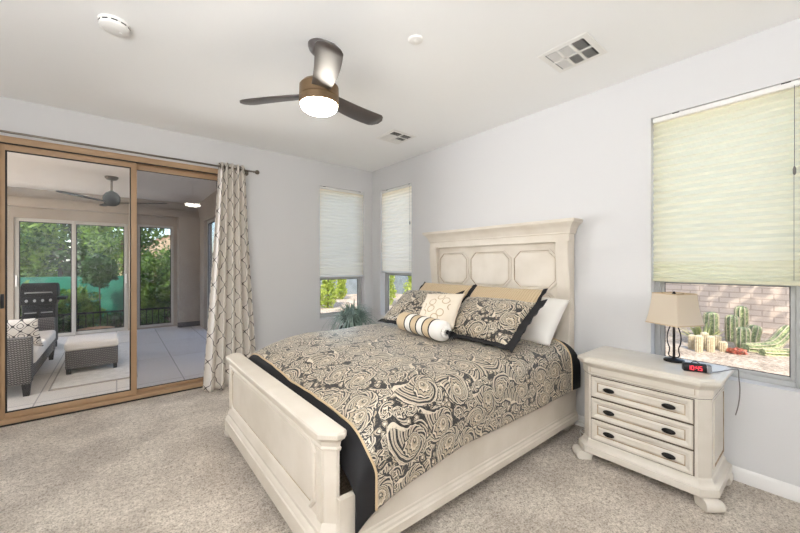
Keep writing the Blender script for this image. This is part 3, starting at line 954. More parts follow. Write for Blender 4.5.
# ---------------------------------------------------------------- nightstand
def make_nightstand():
    NX0, NX1, NY0, NY1 = 2.525, 2.945, 0.385, 1.065
    root = empty('nightstand', (2.73, 0.742, 0))
    tag(root, 'cream three-drawer nightstand with black pulls beside the bed under the window', 'nightstand')
    lx, ly = lambda x: x - 2.73, lambda y: y - 0.725
    poly = chamfer_rect(lx(NX0), lx(NX1), ly(NY0), ly(NY1), [0.05, 0, 0, 0.05])
    bm = B(); moulding(bm, poly, [(0, 0.13), (0, 0.62)]); case = mk('case', bm, 'ns_cream', root)
    bm = B()
    moulding(bm, poly, [(0.0, 0.592), (0.004, 0.598), (0.004, 0.606), (0.008, 0.612), (0.010, 0.645), (0.016, 0.652), (0.026, 0.664), (0.030, 0.668)])
    fz = mk('frieze', bm, 'ns_cream', root, angle=25)
    bm = B(); moulding(bm, poly, [(0.0, .5905), (0.0012, .5905), (0.0012, .5925), (0, .5925)], cap0=False, cap1=False); mk('glaze_line', bm, 'gap_dark', fz)
    bm = B()
    moulding(bm, poly, [(0.030, 0.668), (0.036, 0.670), (0.042, 0.678), (0.043, 0.690), (0.038, 0.697), (0.030, 0.700), (0.024, 0.701), (0.014, 0.709), (0.008, 0.710)])
    mk('top', bm, 'ns_cream', root, angle=25)
    bm = B()
    moulding(bm, poly, [(0.0, 0.150), (0.006, 0.143), (0.010, 0.128), (0.020, 0.112), (0.026, 0.108), (0.034, 0.106), (0.036, 0.098), (0.036, 0.066), (0.030, 0.062)])
    mk('base_moulding', bm, 'ns_cream', root, angle=25)
    # frieze corner joints
    for y in (0.447, 1.003):
        bm = B(); box(bm, lx(NX0) - .0125, lx(NX0) - .008, ly(y) - .0015, ly(y) + .0015, 0.612, 0.646); mk('joint_line', bm, 'glaze', root)
    fx = lx(NX0)
    for z0 in (0.158, 0.303, 0.448):
        z1 = z0 + 0.132
        mk('drawer_gap', boxes((fx - .0015, fx + .004, ly(0.450), ly(1.000), z0 - .006, z1 + .006)), 'gap_dark', root)
        bm = B()
        pol = chamfer_rect(ly(0.455), ly(0.995), z0, z1, [0, 0, 0, 0])
        moulding(bm, pol, [(0, 0.0), (0, 0.010), (-.004, 0.014), (-.016, 0.014), (-.020, 0.012), (-.030, 0.006), (-.034, 0.006), (-.036, .003), (-.040, 0.003), (-.052, 0.009), (-.06, 0.009)],
                 lambda p, h: (fx - h, p[0], p[1]), False, True, mis=[0] * 6 + [1, 1] + [0, 0])
        dr = mk('drawer', bm, ['ns_cream', 'glaze'], root, angle=20)
        for y in (0.565, 0.885):
            bm = B()
            ring = []
            zc = (z0 + z1) / 2
            for (q, d) in ((0.55, 0.006), (0.60, 0.014), (1.0, 0.018), (1.0, 0.022), (0.86, 0.027), (0.45, 0.030), (0.05, 0.031)):
                ring.append([(fx - d, ly(y) + .034 * q * math.cos(2 * PI * i / 28), zc + .0155 * q * math.sin(2 * PI * i / 28)) for i in range(28)])
            loft(bm, ring); mk('pull', bm, 'pull', dr)
    # side panels
    for yy, s in ((NY0, -1), (NY1, 1)):
        bm = B()
        pol = chamfer_rect(lx(2.63), lx(2.90), 0.20, 0.565, [0, 0, 0, 0])
        prof = [(0.014, 0.0), (0.012, 0.006), (0.004, 0.006), (0.0, -.001), (-.004, -.001), (-.008, 0.003), (-.02, 0.004)]
        moulding(bm, pol, prof, lambda p, h: (p[0], ly(yy) + s * h, p[1]), False, True, mis=[0, 0, 1, 1, 0, 0])
        mk('side_panel', bm, ['ns_cream', 'glaze'], root, angle=20)
    # scroll feet
    for x, y, sx, sy in ((NX0 - .012, NY0 - .012, -1, -1), (NX0 - .012, NY1 + .012, -1, 1), (NX1 - 0.03, NY0 - .012, 1, -1), (NX1 - 0.03, NY1 + .012, 1, 1)):
        dgl = Vector((sx, sy, 0)).normalized()
        if sx > 0: dgl = Vector((0, sy, 0))
        ax = Vector((-dgl.y, dgl.x, 0))
        c = Vector((lx(x), ly(y), 0)) + dgl * 0.002
        bm = B()
        pr = []
        for i in range(22):                          # a scroll: round nose in front, block behind
            a = R(-90 + 230 * i / 21)
            pr.append((0.030 * math.cos(a), 0.034 + 0.033 * math.sin(a)))
        pr = [(d, max(z, 0.0005)) for d, z in pr if z < 0.0665] + [(-0.03, 0.066), (-0.085, 0.066), (-0.078, 0.035), (-0.07, 0.001)]
        L0 = []
        for w, k in ((-.046, .90), (-.040, 1), (.040, 1), (.046, .90)):
            L0.append([c + dgl * (d * k) + ax * w + Vector((0, 0, max((z - .034) * k + .034, .0005))) for d, z in pr])
        loft(bm, L0); mk('foot', bm, 'ns_cream', root, angle=30)
    return root
make_nightstand()

# ---------------------------------------------------------------- things on the nightstand
def table_lamp():
    root = empty('table_lamp', (2.84, 0.630, 0.7105), R(64))
    tag(root, 'table lamp with square tapered linen shade on a dark stem, on the nightstand', 'lamp')
    bm = B(); lathe(bm, [(.055, 0), (.057, .004), (.055, .012), (.050, .015), (.02, .018), (.010, .024)], 40); mk('base', bm, 'lamp_dark', root)
    bm = B(); lathe(bm, [(.010, .02), (.0075, .03), (.0075, .285), (.014, .288), (.014, .345), (.004, .35)], 16); mk('stem', bm, 'lamp_dark', root)
    prof = [(.008, .026), (.030, .030), (.040, .045), (.034, .066), (.034, .09), (.045, .115), (.050, .15), (.044, .19), (.030, .225), (.024, .245), (.034, .262)]
    for a in (0.6, 0.6 + PI):
        bm = B(); tube(bm, smooth_path([(r * .72 * math.cos(a), r * .72 * math.sin(a), z) for r, z in prof], 4), 0.0035, 8); mk('wire_scroll', bm, 'lamp_dark', root)
    # shade: tapered square tube of linen with thickness
    z0, z1, a0, a1 = .245, .448, .111, .086
    def ringp(h, z, r=.008):
        out = []
        for sx, sy in ((1, 1), (-1, 1), (-1, -1), (1, -1)):
            cx, cy = sx * (h - r), sy * (h - r)
            base = {(1, 1): 0, (-1, 1): 90, (-1, -1): 180, (1, -1): 270}[(sx, sy)]
            for k in range(4): out.append((cx + r * math.cos(R(base + 30 * k)), cy + r * math.sin(R(base + 30 * k)), z))
        return out
    bm = B()
    loops = [ringp(a0 + (a1 - a0) * t + .004 * math.sin(t * PI) * -1, z0 + (z1 - z0) * t) for t in [i / 8 for i in range(9)]]
    loops += [ringp(a1 + (a0 - a1) * t - .003 - .004 * math.sin(t * PI), z1 + (z0 - z1) * t) for t in [i / 8 for i in range(9)]]
    loops.append(loops[0])
    rows = loft(bm, loops[:-1], False, False)
    for i in range(16):
        bm.faces.new((rows[-1][i], rows[-1][(i + 1) % 16], rows[0][(i + 1) % 16], rows[0][i]))
    sh = mk('lamp_shade', bm, 'shade', root, angle=50)
    for h, z in ((a0 + .001, z0), (a1 + .001, z1 - .006)):
        bm = B()
        loft(bm, [ringp(h, z), ringp(h - .001, z + .006), ringp(h - .005, z + .006), ringp(h - .004, z), ringp(h, z)], False, False)
        mk('shade_trim', bm, 'tan_cord', sh)
    bm = B()
    for a in range(4):
        tube(bm, [(0, 0, .438), (a1 * math.cos(a * PI / 2) * .97, a1 * math.sin(a * PI / 2) * .97, .441)], .002, 6)
    lathe(bm, [(.006, .345), (.006, .440), (.012, .444), (.006, .456), (.002, .459)], 12)
    mk('harp', bm, 'lamp_dark', root)
table_lamp()

def clock():
    root = empty('alarm_clock', (2.668, 0.490, 0.7105), R(-66))
    tag(root, 'black alarm clock with red 10:45 display on the nightstand', 'clock')
    # body lies along local x; display faces local -y
    def sec(x, k=1.0):
        h, d = .048 * k, .046 * k
        P = [(-.40, 0.03), (-.47, .12), (-.50, .35), (-.46, .70), (-.36, .93), (-.2, 1.0), (.25, 1.0), (.42, .9), (.5, .6), (.48, .15), (.40, .03)]
        return [(x, a * d, b * h + .048 * (1 - k) * .5) for a, b in P]
    bm = B(); loft(bm, [sec(-.060, .9), sec(-.058, 1), sec(.048, 1)]); mk('body', bm, 'black', root, angle=45)
    bm = B(); loft(bm, [sec(.0482, 1), sec(.050, 1.02), sec(.053, 1.02)]); mk('trim_ring', bm, 'steel', root, angle=45)
    bm = B(); loft(bm, [sec(.0532, .97), sec(.067, .96), sec(.071, .85)]); mk('end_cap', bm, 'grey_plastic', root, angle=45)
    segs = {'1': 'bc', '0': 'abcdef', '4': 'bcfg', '5': 'acdfg'}
    w, h, t = .0120, .025, .0022
    def digit(bm, ch, x):
        y = -.0262; z = .0125
        R_ = {'a': (0, w, h - t, h), 'd': (0, w, 0, t), 'g': (0, w, h / 2 - t / 2, h / 2 + t / 2), 'b': (w - t, w, h / 2, h), 'c': (w - t, w, 0, h / 2), 'f': (0, t, h / 2, h), 'e': (0, t, 0, h / 2)}
        for s in segs[ch]:
            a, b, c, d = R_[s]
            box(bm, x + a, x + b, y, y + .004, z + c, z + d)
    bm = B()
    for ch, x in zip('1045', (-.041, -.024, -.003, .014)): digit(bm, ch, x)
    for z in (.018, .028): box(bm, -.0088, -.0058, -.0262, -.022, z, z + .003)
    mk('display_digits', bm, 'led', root, flat=True)
    bm = B(); tube(bm, smooth_path([(-.02, -.004, .0485), (-.012, 0, .056), (.004, 0, .058), (.02, -.002, .0485)]), .0025, 8); mk('button_bar', bm, 'black', root)
clock()
bm = B()
tube(bm, smooth_path([(2.70, .425, .714), (2.74, .400, .715), (2.83, .372, .7135), (2.90, .345, .7135), (2.922, .3345, .706), (2.925, .3325, .66), (2.922, .328, .61), (2.935, .330, .55), (2.945, .338, .48), (2.95, .35, .42)], 8), .003, 8)
tag(mk('power_cord', bm, 'cord_grey'), 'grey clock cord hanging over the window end of the nightstand top', 'cord')
bm = B()
pts = []
for i in range(60):
    a = i / 59 * 2 * PI * 2.4
    pts.append((2.80 + .055 * math.cos(a) + .02 * math.sin(a * .37), 1.165 + .040 * math.sin(a), .012 + .10 * (i / 59) * (0.5 + 0.5 * math.sin(a * .5)) + .02 * math.sin(a) + .02))
pts += [(2.88, 1.17, .15), (2.955, 1.16, .24), (2.965, 1.15, .33)]
tube(bm, smooth_path(pts, 3), .003, 8)
tag(mk('power_cord', bm, 'cord_white'), 'white cord coiled on the carpet between the bed and the nightstand', 'cord')

# ---------------------------------------------------------------- potted grass behind the bed
def grass_plant():
    root = empty('potted_plant', (2.24, 3.68, 0))
    tag(root, 'bushy blue-green grass plant in a tall pot below the corner windows', 'plant')
    bm = B(); lathe(bm, [(.11, 0), (.12, .01), (.15, .53), (.16, .55), (.16, .58), (.145, .58), (.14, .54)], 32, cap=True); mk('pot', bm, 'pot', root)
    bm = B(); lathe(bm, [(.139, .535), (.139, .555), (.05, .562)], 24); mk('soil', bm, 'soil', root)
    rng = random.Random(3)
    bm = B()
    for k in range(420):
        a = rng.uniform(0, 2 * PI); reach = rng.uniform(.05, .32); top = rng.uniform(.20, .40) * (1 - .25 * reach / .27)
        r0 = rng.uniform(0, .08)
        droop = rng.uniform(.05, .34) * reach / .27
        w = rng.uniform(.004, .008)
        d = Vector((math.cos(a), math.sin(a), 0)); sd = Vector((-d.y, d.x, 0))
        rows = []
        for i in range(8):
            t = i / 7
            p = d * (r0 + reach * t ** 1.2) + Vector((0, 0, .555 + top * (1 - (1 - t) ** 2) - droop * t ** 3))
            ww = w * (1 - t ** 3) + .0006
            rows.append((bm.verts.new(p - sd * ww), bm.verts.new(p + d * .002 + Vector((0, 0, -.002))), bm.verts.new(p + sd * ww)))
        for q, r in zip(rows, rows[1:]):
            bm.faces.new((q[0], q[1], r[1], r[0])); bm.faces.new((q[1], q[2], r[2], r[1]))
    mk('foliage', bm, 'leaf_blue', root, angle=180)
grass_plant()

# ---------------------------------------------------------------- cellular shades in the windows
def shade(label, axis, a, b, zt, zb, depth, mat, pleat, cord=None):
    a, b = a + .006, b - .006
    root = empty('cellular_shade', ((a + b) / 2, depth, zb) if axis == 'x' else (depth, (a + b) / 2, zb))
    tag(root, label, 'window shade', 'cellular window shades')
    hw = (b - a) / 2
    sg = 1
    def mp(s, d, z): return (s, d, z) if axis == 'x' else (d, s, z)
    def bx(bm, s0, s1, d0, d1, z0, z1, bev=.004):
        if axis == 'x': box(bm, s0, s1, d0, d1, z0, z1, bev)
        else: box(bm, d0, d1, s0, s1, z0, z1, bev)
    Ht = zt - zb
    bm = B(); bx(bm, -hw, hw, -.022, .022, Ht - .035, Ht - .002); mk('head_rail', bm, 'white_plastic', root)
    bm = B(); bx(bm, -hw, hw, -.016, .016, 0, .022); mk('bottom_rail', bm, 'trim' if mat == 'blind' else 'blind_y', root)
    z0, z1 = .022, Ht - .035
    n = round((z1 - z0) / pleat)
    fr = []
    pin, pout = (.006, -.020) if mat == 'blind_y' else (-.006, -.015)
    # pleats lie closer together near the bottom, as the lifted cloth stacks up
    zs = [z0]
    wts = [0.55 if i < n * .16 else 1.0 for i in range(n)]
    for wgt in wts: zs.append(zs[-1] + wgt)
    zs = [z0 + (z - z0) / (zs[-1] - z0) * (z1 - z0) for z in zs]
    for i in range(n):
        fr += [(zs[i], pin), ((zs[i] + zs[i + 1]) / 2, pout)]
    fr.append((zs[-1], pin))
    bm = B()
    loft(bm, [[mp(s, d, z) for z, d in fr] for s in (-hw + .002, hw - .002)], False, False, closed=False)
    mk('pleated_cloth', bm, mat, root, flat=True)
    if cord is not None:
        bm = B(); tube(bm, [mp(cord, -.026, Ht - .03), mp(cord, -.026, Ht - .5)], .0015, 6)
        lathe(bm, [(.003, Ht - .545), (.007, Ht - .535), (.007, Ht - .51), (.003, Ht - .495)], 12, mp(cord, -.026, 0))
        tube(bm, [mp(cord + .002, -.024, Ht - .5), mp(cord + .002, -.024, .03)], .001, 6)
        mk('pull_cord', bm, 'cord_grey', root)
    for s in ((-hw * .82, -hw * .0 + hw * .62) if cord is not None else (-hw * .8, hw * .8)):
        bm = B(); bx(bm, s - .02, s + .02, -.026, -.012, Ht - .006, Ht - .0); mk('bracket', bm, 'lamp_dark', root)
    return root
shade('white pleated shade on the left of the two corner windows, above the potted grass', 'x', 2.135, 2.86, 2.415, 1.165, YB + .035, 'blind', .040)
shade('white pleated shade on the right of the two corner windows, left of the headboard', 'y', 3.435, 4.13, 2.415, 1.225, XR + .035, 'blind', .040, -.30)
shade('wide cream-yellow pleated shade in the window above the nightstand', 'y', 0.075, 0.80, 2.405, 1.225, XR + .035, 'blind_y', .042, -.325)

# ---------------------------------------------------------------- curtain and rod
root = empty('curtain_rod', (0.1, 4.235, 2.43))
tag(root, 'thin bronze curtain rod with ball finial running above the sliding door', 'curtain rod')
bm = B(); lathe(bm, [(.0095, -1.15), (.0095, 1.14)], 16, axis='x'); mk('rod', bm, 'bronze', root)
bm = B(); lathe(bm, [(.007, 1.14), (.013, 1.142), (.013, 1.15), (.008, 1.153), (.010, 1.158), (.020, 1.166), (.026, 1.18), (.024, 1.195), (.014, 1.206), (.002, 1.209)], 24, axis='x'); mk('finial', bm, 'bronze', root)
for x in (-0.95, 1.085):
    bm = B(); box(bm, x - .008, x + .008, .0, .095, -.008, .004, .002); lathe(bm, [(.028, .098), (.028, .105)], 20, (x, 0, -.01), axis='y'); mk('bracket', bm, 'bronze', root)
def curtain():
    bm = B(); uvl = bm.loops.layers.uv.new('uv')
    nu, nv = 168, 48
    NF = 5.5
    def P(i, j):
        u, v = i / nu, j / nv
        e = v ** 1.6
        xl = .868 + (.69 - .868) * (v ** 1.25); xr = 1.155 + (1.235 - 1.155) * (v ** 1.1)
        ph = 2 * PI * NF * (u + .018 * math.sin(5 * u + 2 * v))
        amp = (.036 + .016 * v)
        x = xl + (xr - xl) * (u + .010 * math.sin(ph * 2 + 1.1))
        y = 4.235 - .145 * e + amp * math.sin(ph) + .012 * noise.noise((u * 6, v * 2, 3))
        z = 2.475 - 2.463 * v
        return Vector((x, y, z))
    g = [[P(i, j) for j in range(nv + 1)] for i in range(nu + 1)]
    V = [[bm.verts.new(p) for p in r] for r in g]
    us = [0.0]
    for i in range(nu): us.append(us[-1] + 0.80 / nu)
    for i in range(nu):
        for j in range(nv):
            f = bm.faces.new((V[i][j], V[i + 1][j], V[i + 1][j + 1], V[i][j + 1]))
            for l, (a, b) in zip(f.loops, ((i, j), (i + 1, j), (i + 1, j + 1), (i, j + 1))): l[uvl].uv = (us[a], b / nv * 2.46)
    o = mk('curtain', bm, 'trellis', angle=180)
    so = o.modifiers.new('thick', 'SOLIDIFY'); so.thickness = .003
    tag(o, 'cream curtain with dark trellis print gathered at the right of the sliding door', 'curtain')
    for k in range(7):
        u = (k + .5) / 7
        x = .868 + (1.155 - .868) * u
        bm = B(); lathe(bm, [(.017, -.002), (.024, -.003), (.026, 0), (.024, .003), (.017, .002), (.017, -.002)], 20, (x, 4.235, 2.43), axis='x', cap=False)
        mk('grommet', bm, 'bronze', o)
curtain()

# ---------------------------------------------------------------- ceiling things
def fan_blade(bm, r0, r1, w0, w1, pitch, z, ang, t=.007, tip=.35, droop=0.0):
    ca, sa = math.cos(ang), math.sin(ang)
    loops = []
    N = 18
    for i in range(N + 1):
        q = i / N
        r = r0 + (r1 - r0) * q
        w = w0 + (w1 - w0) * math.sin(q * PI * .62)
        k = max(0, (q - (1 - tip * .35)) / (tip * .35))
        w *= (1 - .68 * k ** 2.2)
        off = .012 * math.sin(q * PI)
        L = []
        for s, h in ((-1, -.5), (-.96, -1), (.96, -1), (1, -.5), (1, .5), (.96, 1), (-.96, 1), (-1, .5)):
            y = s * w / 2 + off
            zz = h * t / 2
            yy = y * math.cos(pitch) - zz * math.sin(pitch); zq = y * math.sin(pitch) + zz * math.cos(pitch)
            L.append((r * ca - yy * sa, r * sa + yy * ca, z + zq - droop * q))
        loops.append(L)
    loft(bm, loops)
def ceiling_fan():
    root = empty('ceiling_fan', (1.0, 2.04, 2.36))
    tag(root, 'three-blade dark ceiling fan with lit round diffuser over the bed', 'ceiling fan')
    D = H - 2.36
    bm = B(); lathe(bm, [(.070, D), (.070, D - .012), (.062, D - .035), (.045, D - .055), (.022, D - .062)], 40); mk('canopy', bm, 'fan_dark', root)
    bm = B(); lathe(bm, [(.013, D - .055), (.013, .145)], 20); mk('downrod', bm, 'fan_dark', root)
    bm = B(); lathe(bm, [(.02, .155), (.05, .150), (.105, .135), (.122, .115), (.124, .050), (.119, .045)], 48); mk('motor_housing', bm, 'fan_bronze', root)
    bm = B(); lathe(bm, [(.118, .045), (.124, .042), (.124, .006), (.117, .0)], 48, cap=False); mk('light_ring', bm, 'fan_bronze', root)
    bm = B(); lathe(bm, [(.116, .004), (.115, -.008), (.108, -.022), (.090, -.036), (.060, -.046), (.03, -.050), (.0, -.051)], 48); mk('diffuser', bm, 'lamp_glow', root)
    for a in (10, 129, 249):
        bm = B(); fan_blade(bm, .10, .555, .112, .145, R(-13), .066, R(a)); mk('blade', bm, 'fan_dark', root, angle=45)
ceiling_fan()

root = empty('smoke_detector', (-.01, 2.60, H)); tag(root, 'round white smoke detector on the ceiling near the sliding door', 'smoke detector')
bm = B(); lathe(bm, [(.074, 0), (.074, -.012), (.070, -.016), (.070, -.022), (.072, -.024), (.069, -.036), (.058, -.044), (.02, -.047), (.001, -.047)], 48); mk('housing', bm, 'white_plastic', root)
for k in range(10):
    a = 2 * PI * k / 10
    bm = B(); box(bm, -.014, .014, -.0715, -.0695, -.0215, -.0165); bmesh.ops.rotate(bm, verts=bm.verts, cent=(0, 0, 0), matrix=Matrix.Rotation(a, 3, 'Z')); mk('slot', bm, 'vent_dark', root)
bm = B(); lathe(bm, [(.012, -.0465), (.012, -.0495), (.001, -.05)], 20, (.03, .01, 0)); mk('test_button', bm, 'white_plastic', root)

root = empty('sprinkler_cover', (1.44, 1.61, H)); tag(root, 'small flat white sprinkler cover disc on the ceiling right of the fan', 'sprinkler')
bm = B(); lathe(bm, [(.046, 0), (.046, -.004), (.042, -.007), (.041, -.009), (.036, -.011), (.001, -.011)], 40); mk('cover', bm, 'white_plastic', root)
bm = B(); lathe(bm, [(.018, -.0105), (.020, -.013), (.016, -.016), (.001, -.016)], 24); mk('centre_cap', bm, 'white_plastic', root)

def vent(x, y, label, tilt):
    root = empty('ceiling_vent', (x, y, H)); tag(root, label, 'ceiling vent', 'ceiling vents')
    s = .160
    bm = B(); moulding(bm, chamfer_rect(-s, s, -s, s, [0] * 4), [(-.012, 0), (0, -.002), (-.002, -.005), (-.035, -.008), (-.038, -.006)], cap0=True, cap1=False)
    mk('flange', bm, 'white_plastic', root)
    mk('backing', boxes((-s + .03, s - .03, -s + .03, s - .03, -.004, -.001)), 'vent_dark', root)
    q = s - .038
    bm = B()
    box(bm, -.008, .008, -q, q, -.010, -.004)
    for yb in (-q / 3, q / 3): box(bm, -q, q, yb - .008, yb + .008, -.010, -.004)
    mk('divider', bm, 'white_plastic', root)
    for i in range(2):
        for j in range(3):
            x0, x1 = (-q, -.008) if i == 0 else (.008, q)
            y0 = -q + j * (2 * q / 3) + .008; y1 = -q + (j + 1) * (2 * q / 3) - .008
            bm = B()
            for k in range(6):
                f = (k + .5) / 6
                if j == 1:      # centre sections throw along y
                    yy = y0 + (y1 - y0) * f; dd = tilt if i == 0 else -tilt
                    loft(bm, [[(xx, yy - dd, -.004), (xx, yy - dd + .0018, -.004), (xx, yy + dd + .0018, -.0115), (xx, yy + dd, -.0115)] for xx in (x0, x1)])
                else:
                    dd = -tilt if j == 0 else tilt
                    xx = None
                    yy = y0 + (y1 - y0) * f
                    loft(bm, [[(x_, yy - dd, -.004), (x_, yy - dd + .0018, -.004), (x_, yy + dd + .0018, -.0115), (x_, yy + dd, -.0115)] for x_ in (x0, x1)])
            mk('louver', bm, 'white_plastic', root, flat=True)
vent(2.345, 1.065, 'square white louvered air vent in the ceiling nearest the nightstand window', .0018)
vent(2.38, 2.99, 'square white louvered air vent on the ceiling near the far corner, right of the fan', .007)

# ---------------------------------------------------------------- patio things
def sofa():
    root = empty('patio_sofa', (-1.07, 6.08, 0)); tag(root, 'grey wicker patio sofa with pale seat cushions beyond the sliding door', 'sofa')
    x0, x1, y0, y1 = -.36, .38, -.92, .92
    z = -.01
    bm = B(); box(bm, x0, x1, y0 + .02, y1 - .02, .13, .29, .012); mk('seat_base', bm, 'wicker', root)
    for a, b in ((y0, y0 + .13), (y1 - .13, y1)):
        bm = B(); box(bm, x0, x1 + .01, a, b, .12, .59, .015); mk('arm', bm, 'wicker', root)
    bm = B(); box(bm, x0 - .06, x0 + .08, y0 + .02, y1 - .02, .12, .74, .015); mk('backrest', bm, 'wicker', root)
    for x in (x0 + .03, x1 - .03):
        for y in (y0 + .05, y1 - .05):
            bm = B(); loft(bm, [[(x + a * k, y + b * k, h) for a, b in ((-1, -1), (1, -1), (1, 1), (-1, 1))] for h, k in ((z, .022), (.13, .034))]); mk('leg', bm, 'black', root)
    for k in range(2):
        a = y0 + .14 + k * .78; bm = B(); box(bm, x0 + .10, x1 + .03, a, a + .77, .29, .43, .035, seg=4); mk('seat_cushion', bm, 'cushion', root)
        bm = B(); box(bm, x0 + .09, x0 + .25, a + .01, a + .76, .44, .80, .05, seg=4); mk('back_cushion', bm, 'cushion', root)
sofa()
m = Matrix.Translation((-.90, 5.62, .585)) @ Matrix.Rotation(R(-14), 4, 'Z') @ Matrix(((1, 0, 0, 0), (0, -math.sin(R(20)), -math.cos(R(20)), 0), (0, math.cos(R(20)), -math.sin(R(20)), 0), (0, 0, 0, 1))) 
pillow('outdoor_pillow', pillow_bm(.50, .36, .14, seed=9), 'diamond', 'cream outdoor pillow with black diamond print on the wicker sofa', 'pillow', m)
def ottoman():
    root = empty('patio_ottoman', (-.235, 6.06, 0)); tag(root, 'grey wicker ottoman with a pale cushion on the patio rug', 'ottoman')
    root.location.z = .005
    bm = B(); box(bm, -.25, .25, -.25, .25, .06, .28, .012); mk('base', bm, 'wicker', root)
    for x in (-.22, .22):
        for y in (-.22, .22): mk('leg', boxes((x - .02, x + .02, y - .02, y + .02, .0, .08)), 'black', root)
    bm = B(); box(bm, -.26, .26, -.26, .26, .28, .385, .035, seg=4); mk('cushion', bm, 'cushion', root)
ottoman()
bm = B(); box(bm, -.56, .19, 5.24, 7.6, -.0095, .004, .003)
rug = tag(mk('patio_rug', bm, 'rug'), 'pale patterned rug under the patio ottoman', 'rug')
bm = B()
for q in ((-.565, -.55, 5.235, 7.605), (.18, .195, 5.235, 7.605), (-.565, .195, 5.235, 5.25), (-.565, .195, 7.59, 7.605)): box(bm, *q, -.0095, .006, .002)
mk('binding', bm, 'rug_edge', rug)

def grill():
    root = empty('gas_grill', (-.93, 7.85, 0)); root.scale = (.72, .78, 1); tag(root, 'black gas grill with closed hood beside the patio window', 'grill')
    z = -.01
    bm = B(); box(bm, -.25, .25, -.22, .22, .10, .72, .01); body = mk('cabinet', bm, 'grill', root)
    for x in (-.123, .123):
        bm = B(); box(bm, x - .118, x + .118, -.232, -.22, .13, .66, .004); d = mk('door', bm, 'grill', root)
        bm = B(); tube(bm, [(x - .09, -.25, .60), (x + .09, -.25, .60)], .008, 8); mk('handle', bm, 'steel', d)
    bm = B(); box(bm, -.27, .27, -.25, .23, .72, .84, .01); pn = mk('control_panel', bm, 'grill', root)
    for x in (-.18, -.06, .06, .18):
        bm = B(); lathe(bm, [(.022, -.275), (.022, -.25)], 16, (x, 0, .785), axis='y'); mk('knob', bm, 'steel', pn)
    bm = B()
    pr = [(-.26, .84), (-.27, .92), (-.22, 1.0), (-.08, 1.05), (.10, 1.04), (.22, .98), (.26, .84)]
    loft(bm, [[(x, y * k * .9, .84 + (h - .84) * k) for y, h in pr] for x, k in ((-.285, .9), (-.27, 1), (.27, 1), (.285, .9))]); hd = mk('hood', bm, 'grill', root, angle=50)
    bm = B(); tube(bm, [(-.2, -.24, .90), (-.2, -.285, .91), (.2, -.285, .91), (.2, -.24, .90)], .010, 8); mk('handle', bm, 'steel', hd)
    for s in (1,):
        bm = B(); box(bm, .272 if s > 0 else -.42, .42 if s > 0 else -.272, -.2, .2, .78, .82, .008); mk('side_shelf', bm, 'grill', root)
    for x in (-.22, .22):
        for y in (-.17, .17):
            bm = B(); lathe(bm, [(.045, -.02), (.05, -.01), (.05, .01), (.045, .02)], 20, (x, y, .04), axis='x'); mk('caster', bm, 'black', root)
grill()
def patio_fan():
    root = empty('ceiling_fan', (-.06, 7.0, 2.28)); tag(root, 'dark outdoor ceiling fan with curved thin blades under the patio ceiling', 'ceiling fan')
    D = PH - 2.28
    bm = B(); lathe(bm, [(.085, D), (.085, D - .02), (.06, D - .05), (.02, D - .06)], 32); mk('canopy', bm, 'bronze', root)
    bm = B(); lathe(bm, [(.014, D - .05), (.014, .15)], 16); mk('downrod', bm, 'bronze', root)
    bm = B(); lathe(bm, [(.02, .20), (.07, .17), (.105, .12), (.11, .06), (.09, .0), (.05, -.03), (.001, -.035)], 40); mk('motor_housing', bm, 'iron', root)
    for k in range(3):
        bm = B(); fan_blade(bm, .10, .74, .05, .10, R(5), .02, R(-20 + 120 * k), droop=-.03); mk('blade', bm, 'iron', root, angle=45)
patio_fan()

# ---------------------------------------------------------------- garden beyond the patio
def leaf_cloud(bm, c, rad, n, size, rng, fill=.55):
    for _ in range(n):
        d = Vector((rng.gauss(0, 1), rng.gauss(0, 1), rng.gauss(0, 1))).normalized()
        q = fill + (1 - fill) * rng.random()
        nz = noise.noise(d * 2.3 + Vector(c)) * .28
        p = Vector(c) + Vector((d.x * rad[0], d.y * rad[1], d.z * rad[2])) * (q + nz)
        a = Vector((rng.gauss(0, 1), rng.gauss(0, 1), rng.gauss(0, .7))).normalized()
        b = a.cross(Vector((rng.gauss(0, 1), rng.gauss(0, 1), rng.gauss(0, 1)))).normalized()
        L = size * rng.uniform(.6, 1.3); w = L * .30
        bm.faces.new([bm.verts.new(v) for v in (p - a * L * .5, p + b * w, p + a * L * .5, p - b * w)])
def tree(name, loc, blobs, size, mat, label, cat, trunk, seed, group=None):
    root = empty(name, loc); tag(root, label, cat, group)
    rng = random.Random(seed)
    bm = B()
    for c, r, n in blobs: leaf_cloud(bm, c, r, n, size, rng)
    mk('foliage', bm, mat, root, flat=True)
    bm = B()
    for pts, r in trunk: tube(bm, smooth_path(pts, 3), r, 8)
    mk('trunk', bm, 'bark', root)
    return root
G = -.56
tree('leafy_tree', (-2.1, 12.6, G), [((0, 0, 2.7), (1.05, .9, 1.3), 5200), ((.2, -.2, 1.5), (.8, .6, .8), 2000)], .12, 'leaf', 'dense green tree outside the left pane of the patio slider', 'tree', [([(0, 0, 0), (.05, 0, 1.0), (0, .1, 2.4)], .07)], 11, 'garden trees')
tree('leafy_tree', (.15, 13.3, G), [((0, 0, 3.1), (1.05, 1.0, 1.3), 5200), ((-.1, 0, 1.9), (.9, .8, .6), 1600)], .11, 'leaf', 'lighter green tree outside the right pane of the patio slider', 'tree', [([(0, 0, 0), (.05, 0, 1.2), (0, .1, 2.6)], .07)], 12, 'garden trees')
tree('leafy_tree', (1.02, 11.3, G), [((0, 0, 1.42), (.72, .6, .95), 4600), ((-.3, .0, 1.2), (.5, .45, .8), 1800)], .10, 'leaf', 'round branching tree outside the narrow patio window', 'tree', [([(0, 0, 0), (.05, 0, .8), (0, .1, 1.6)], .06)], 13, 'garden trees')
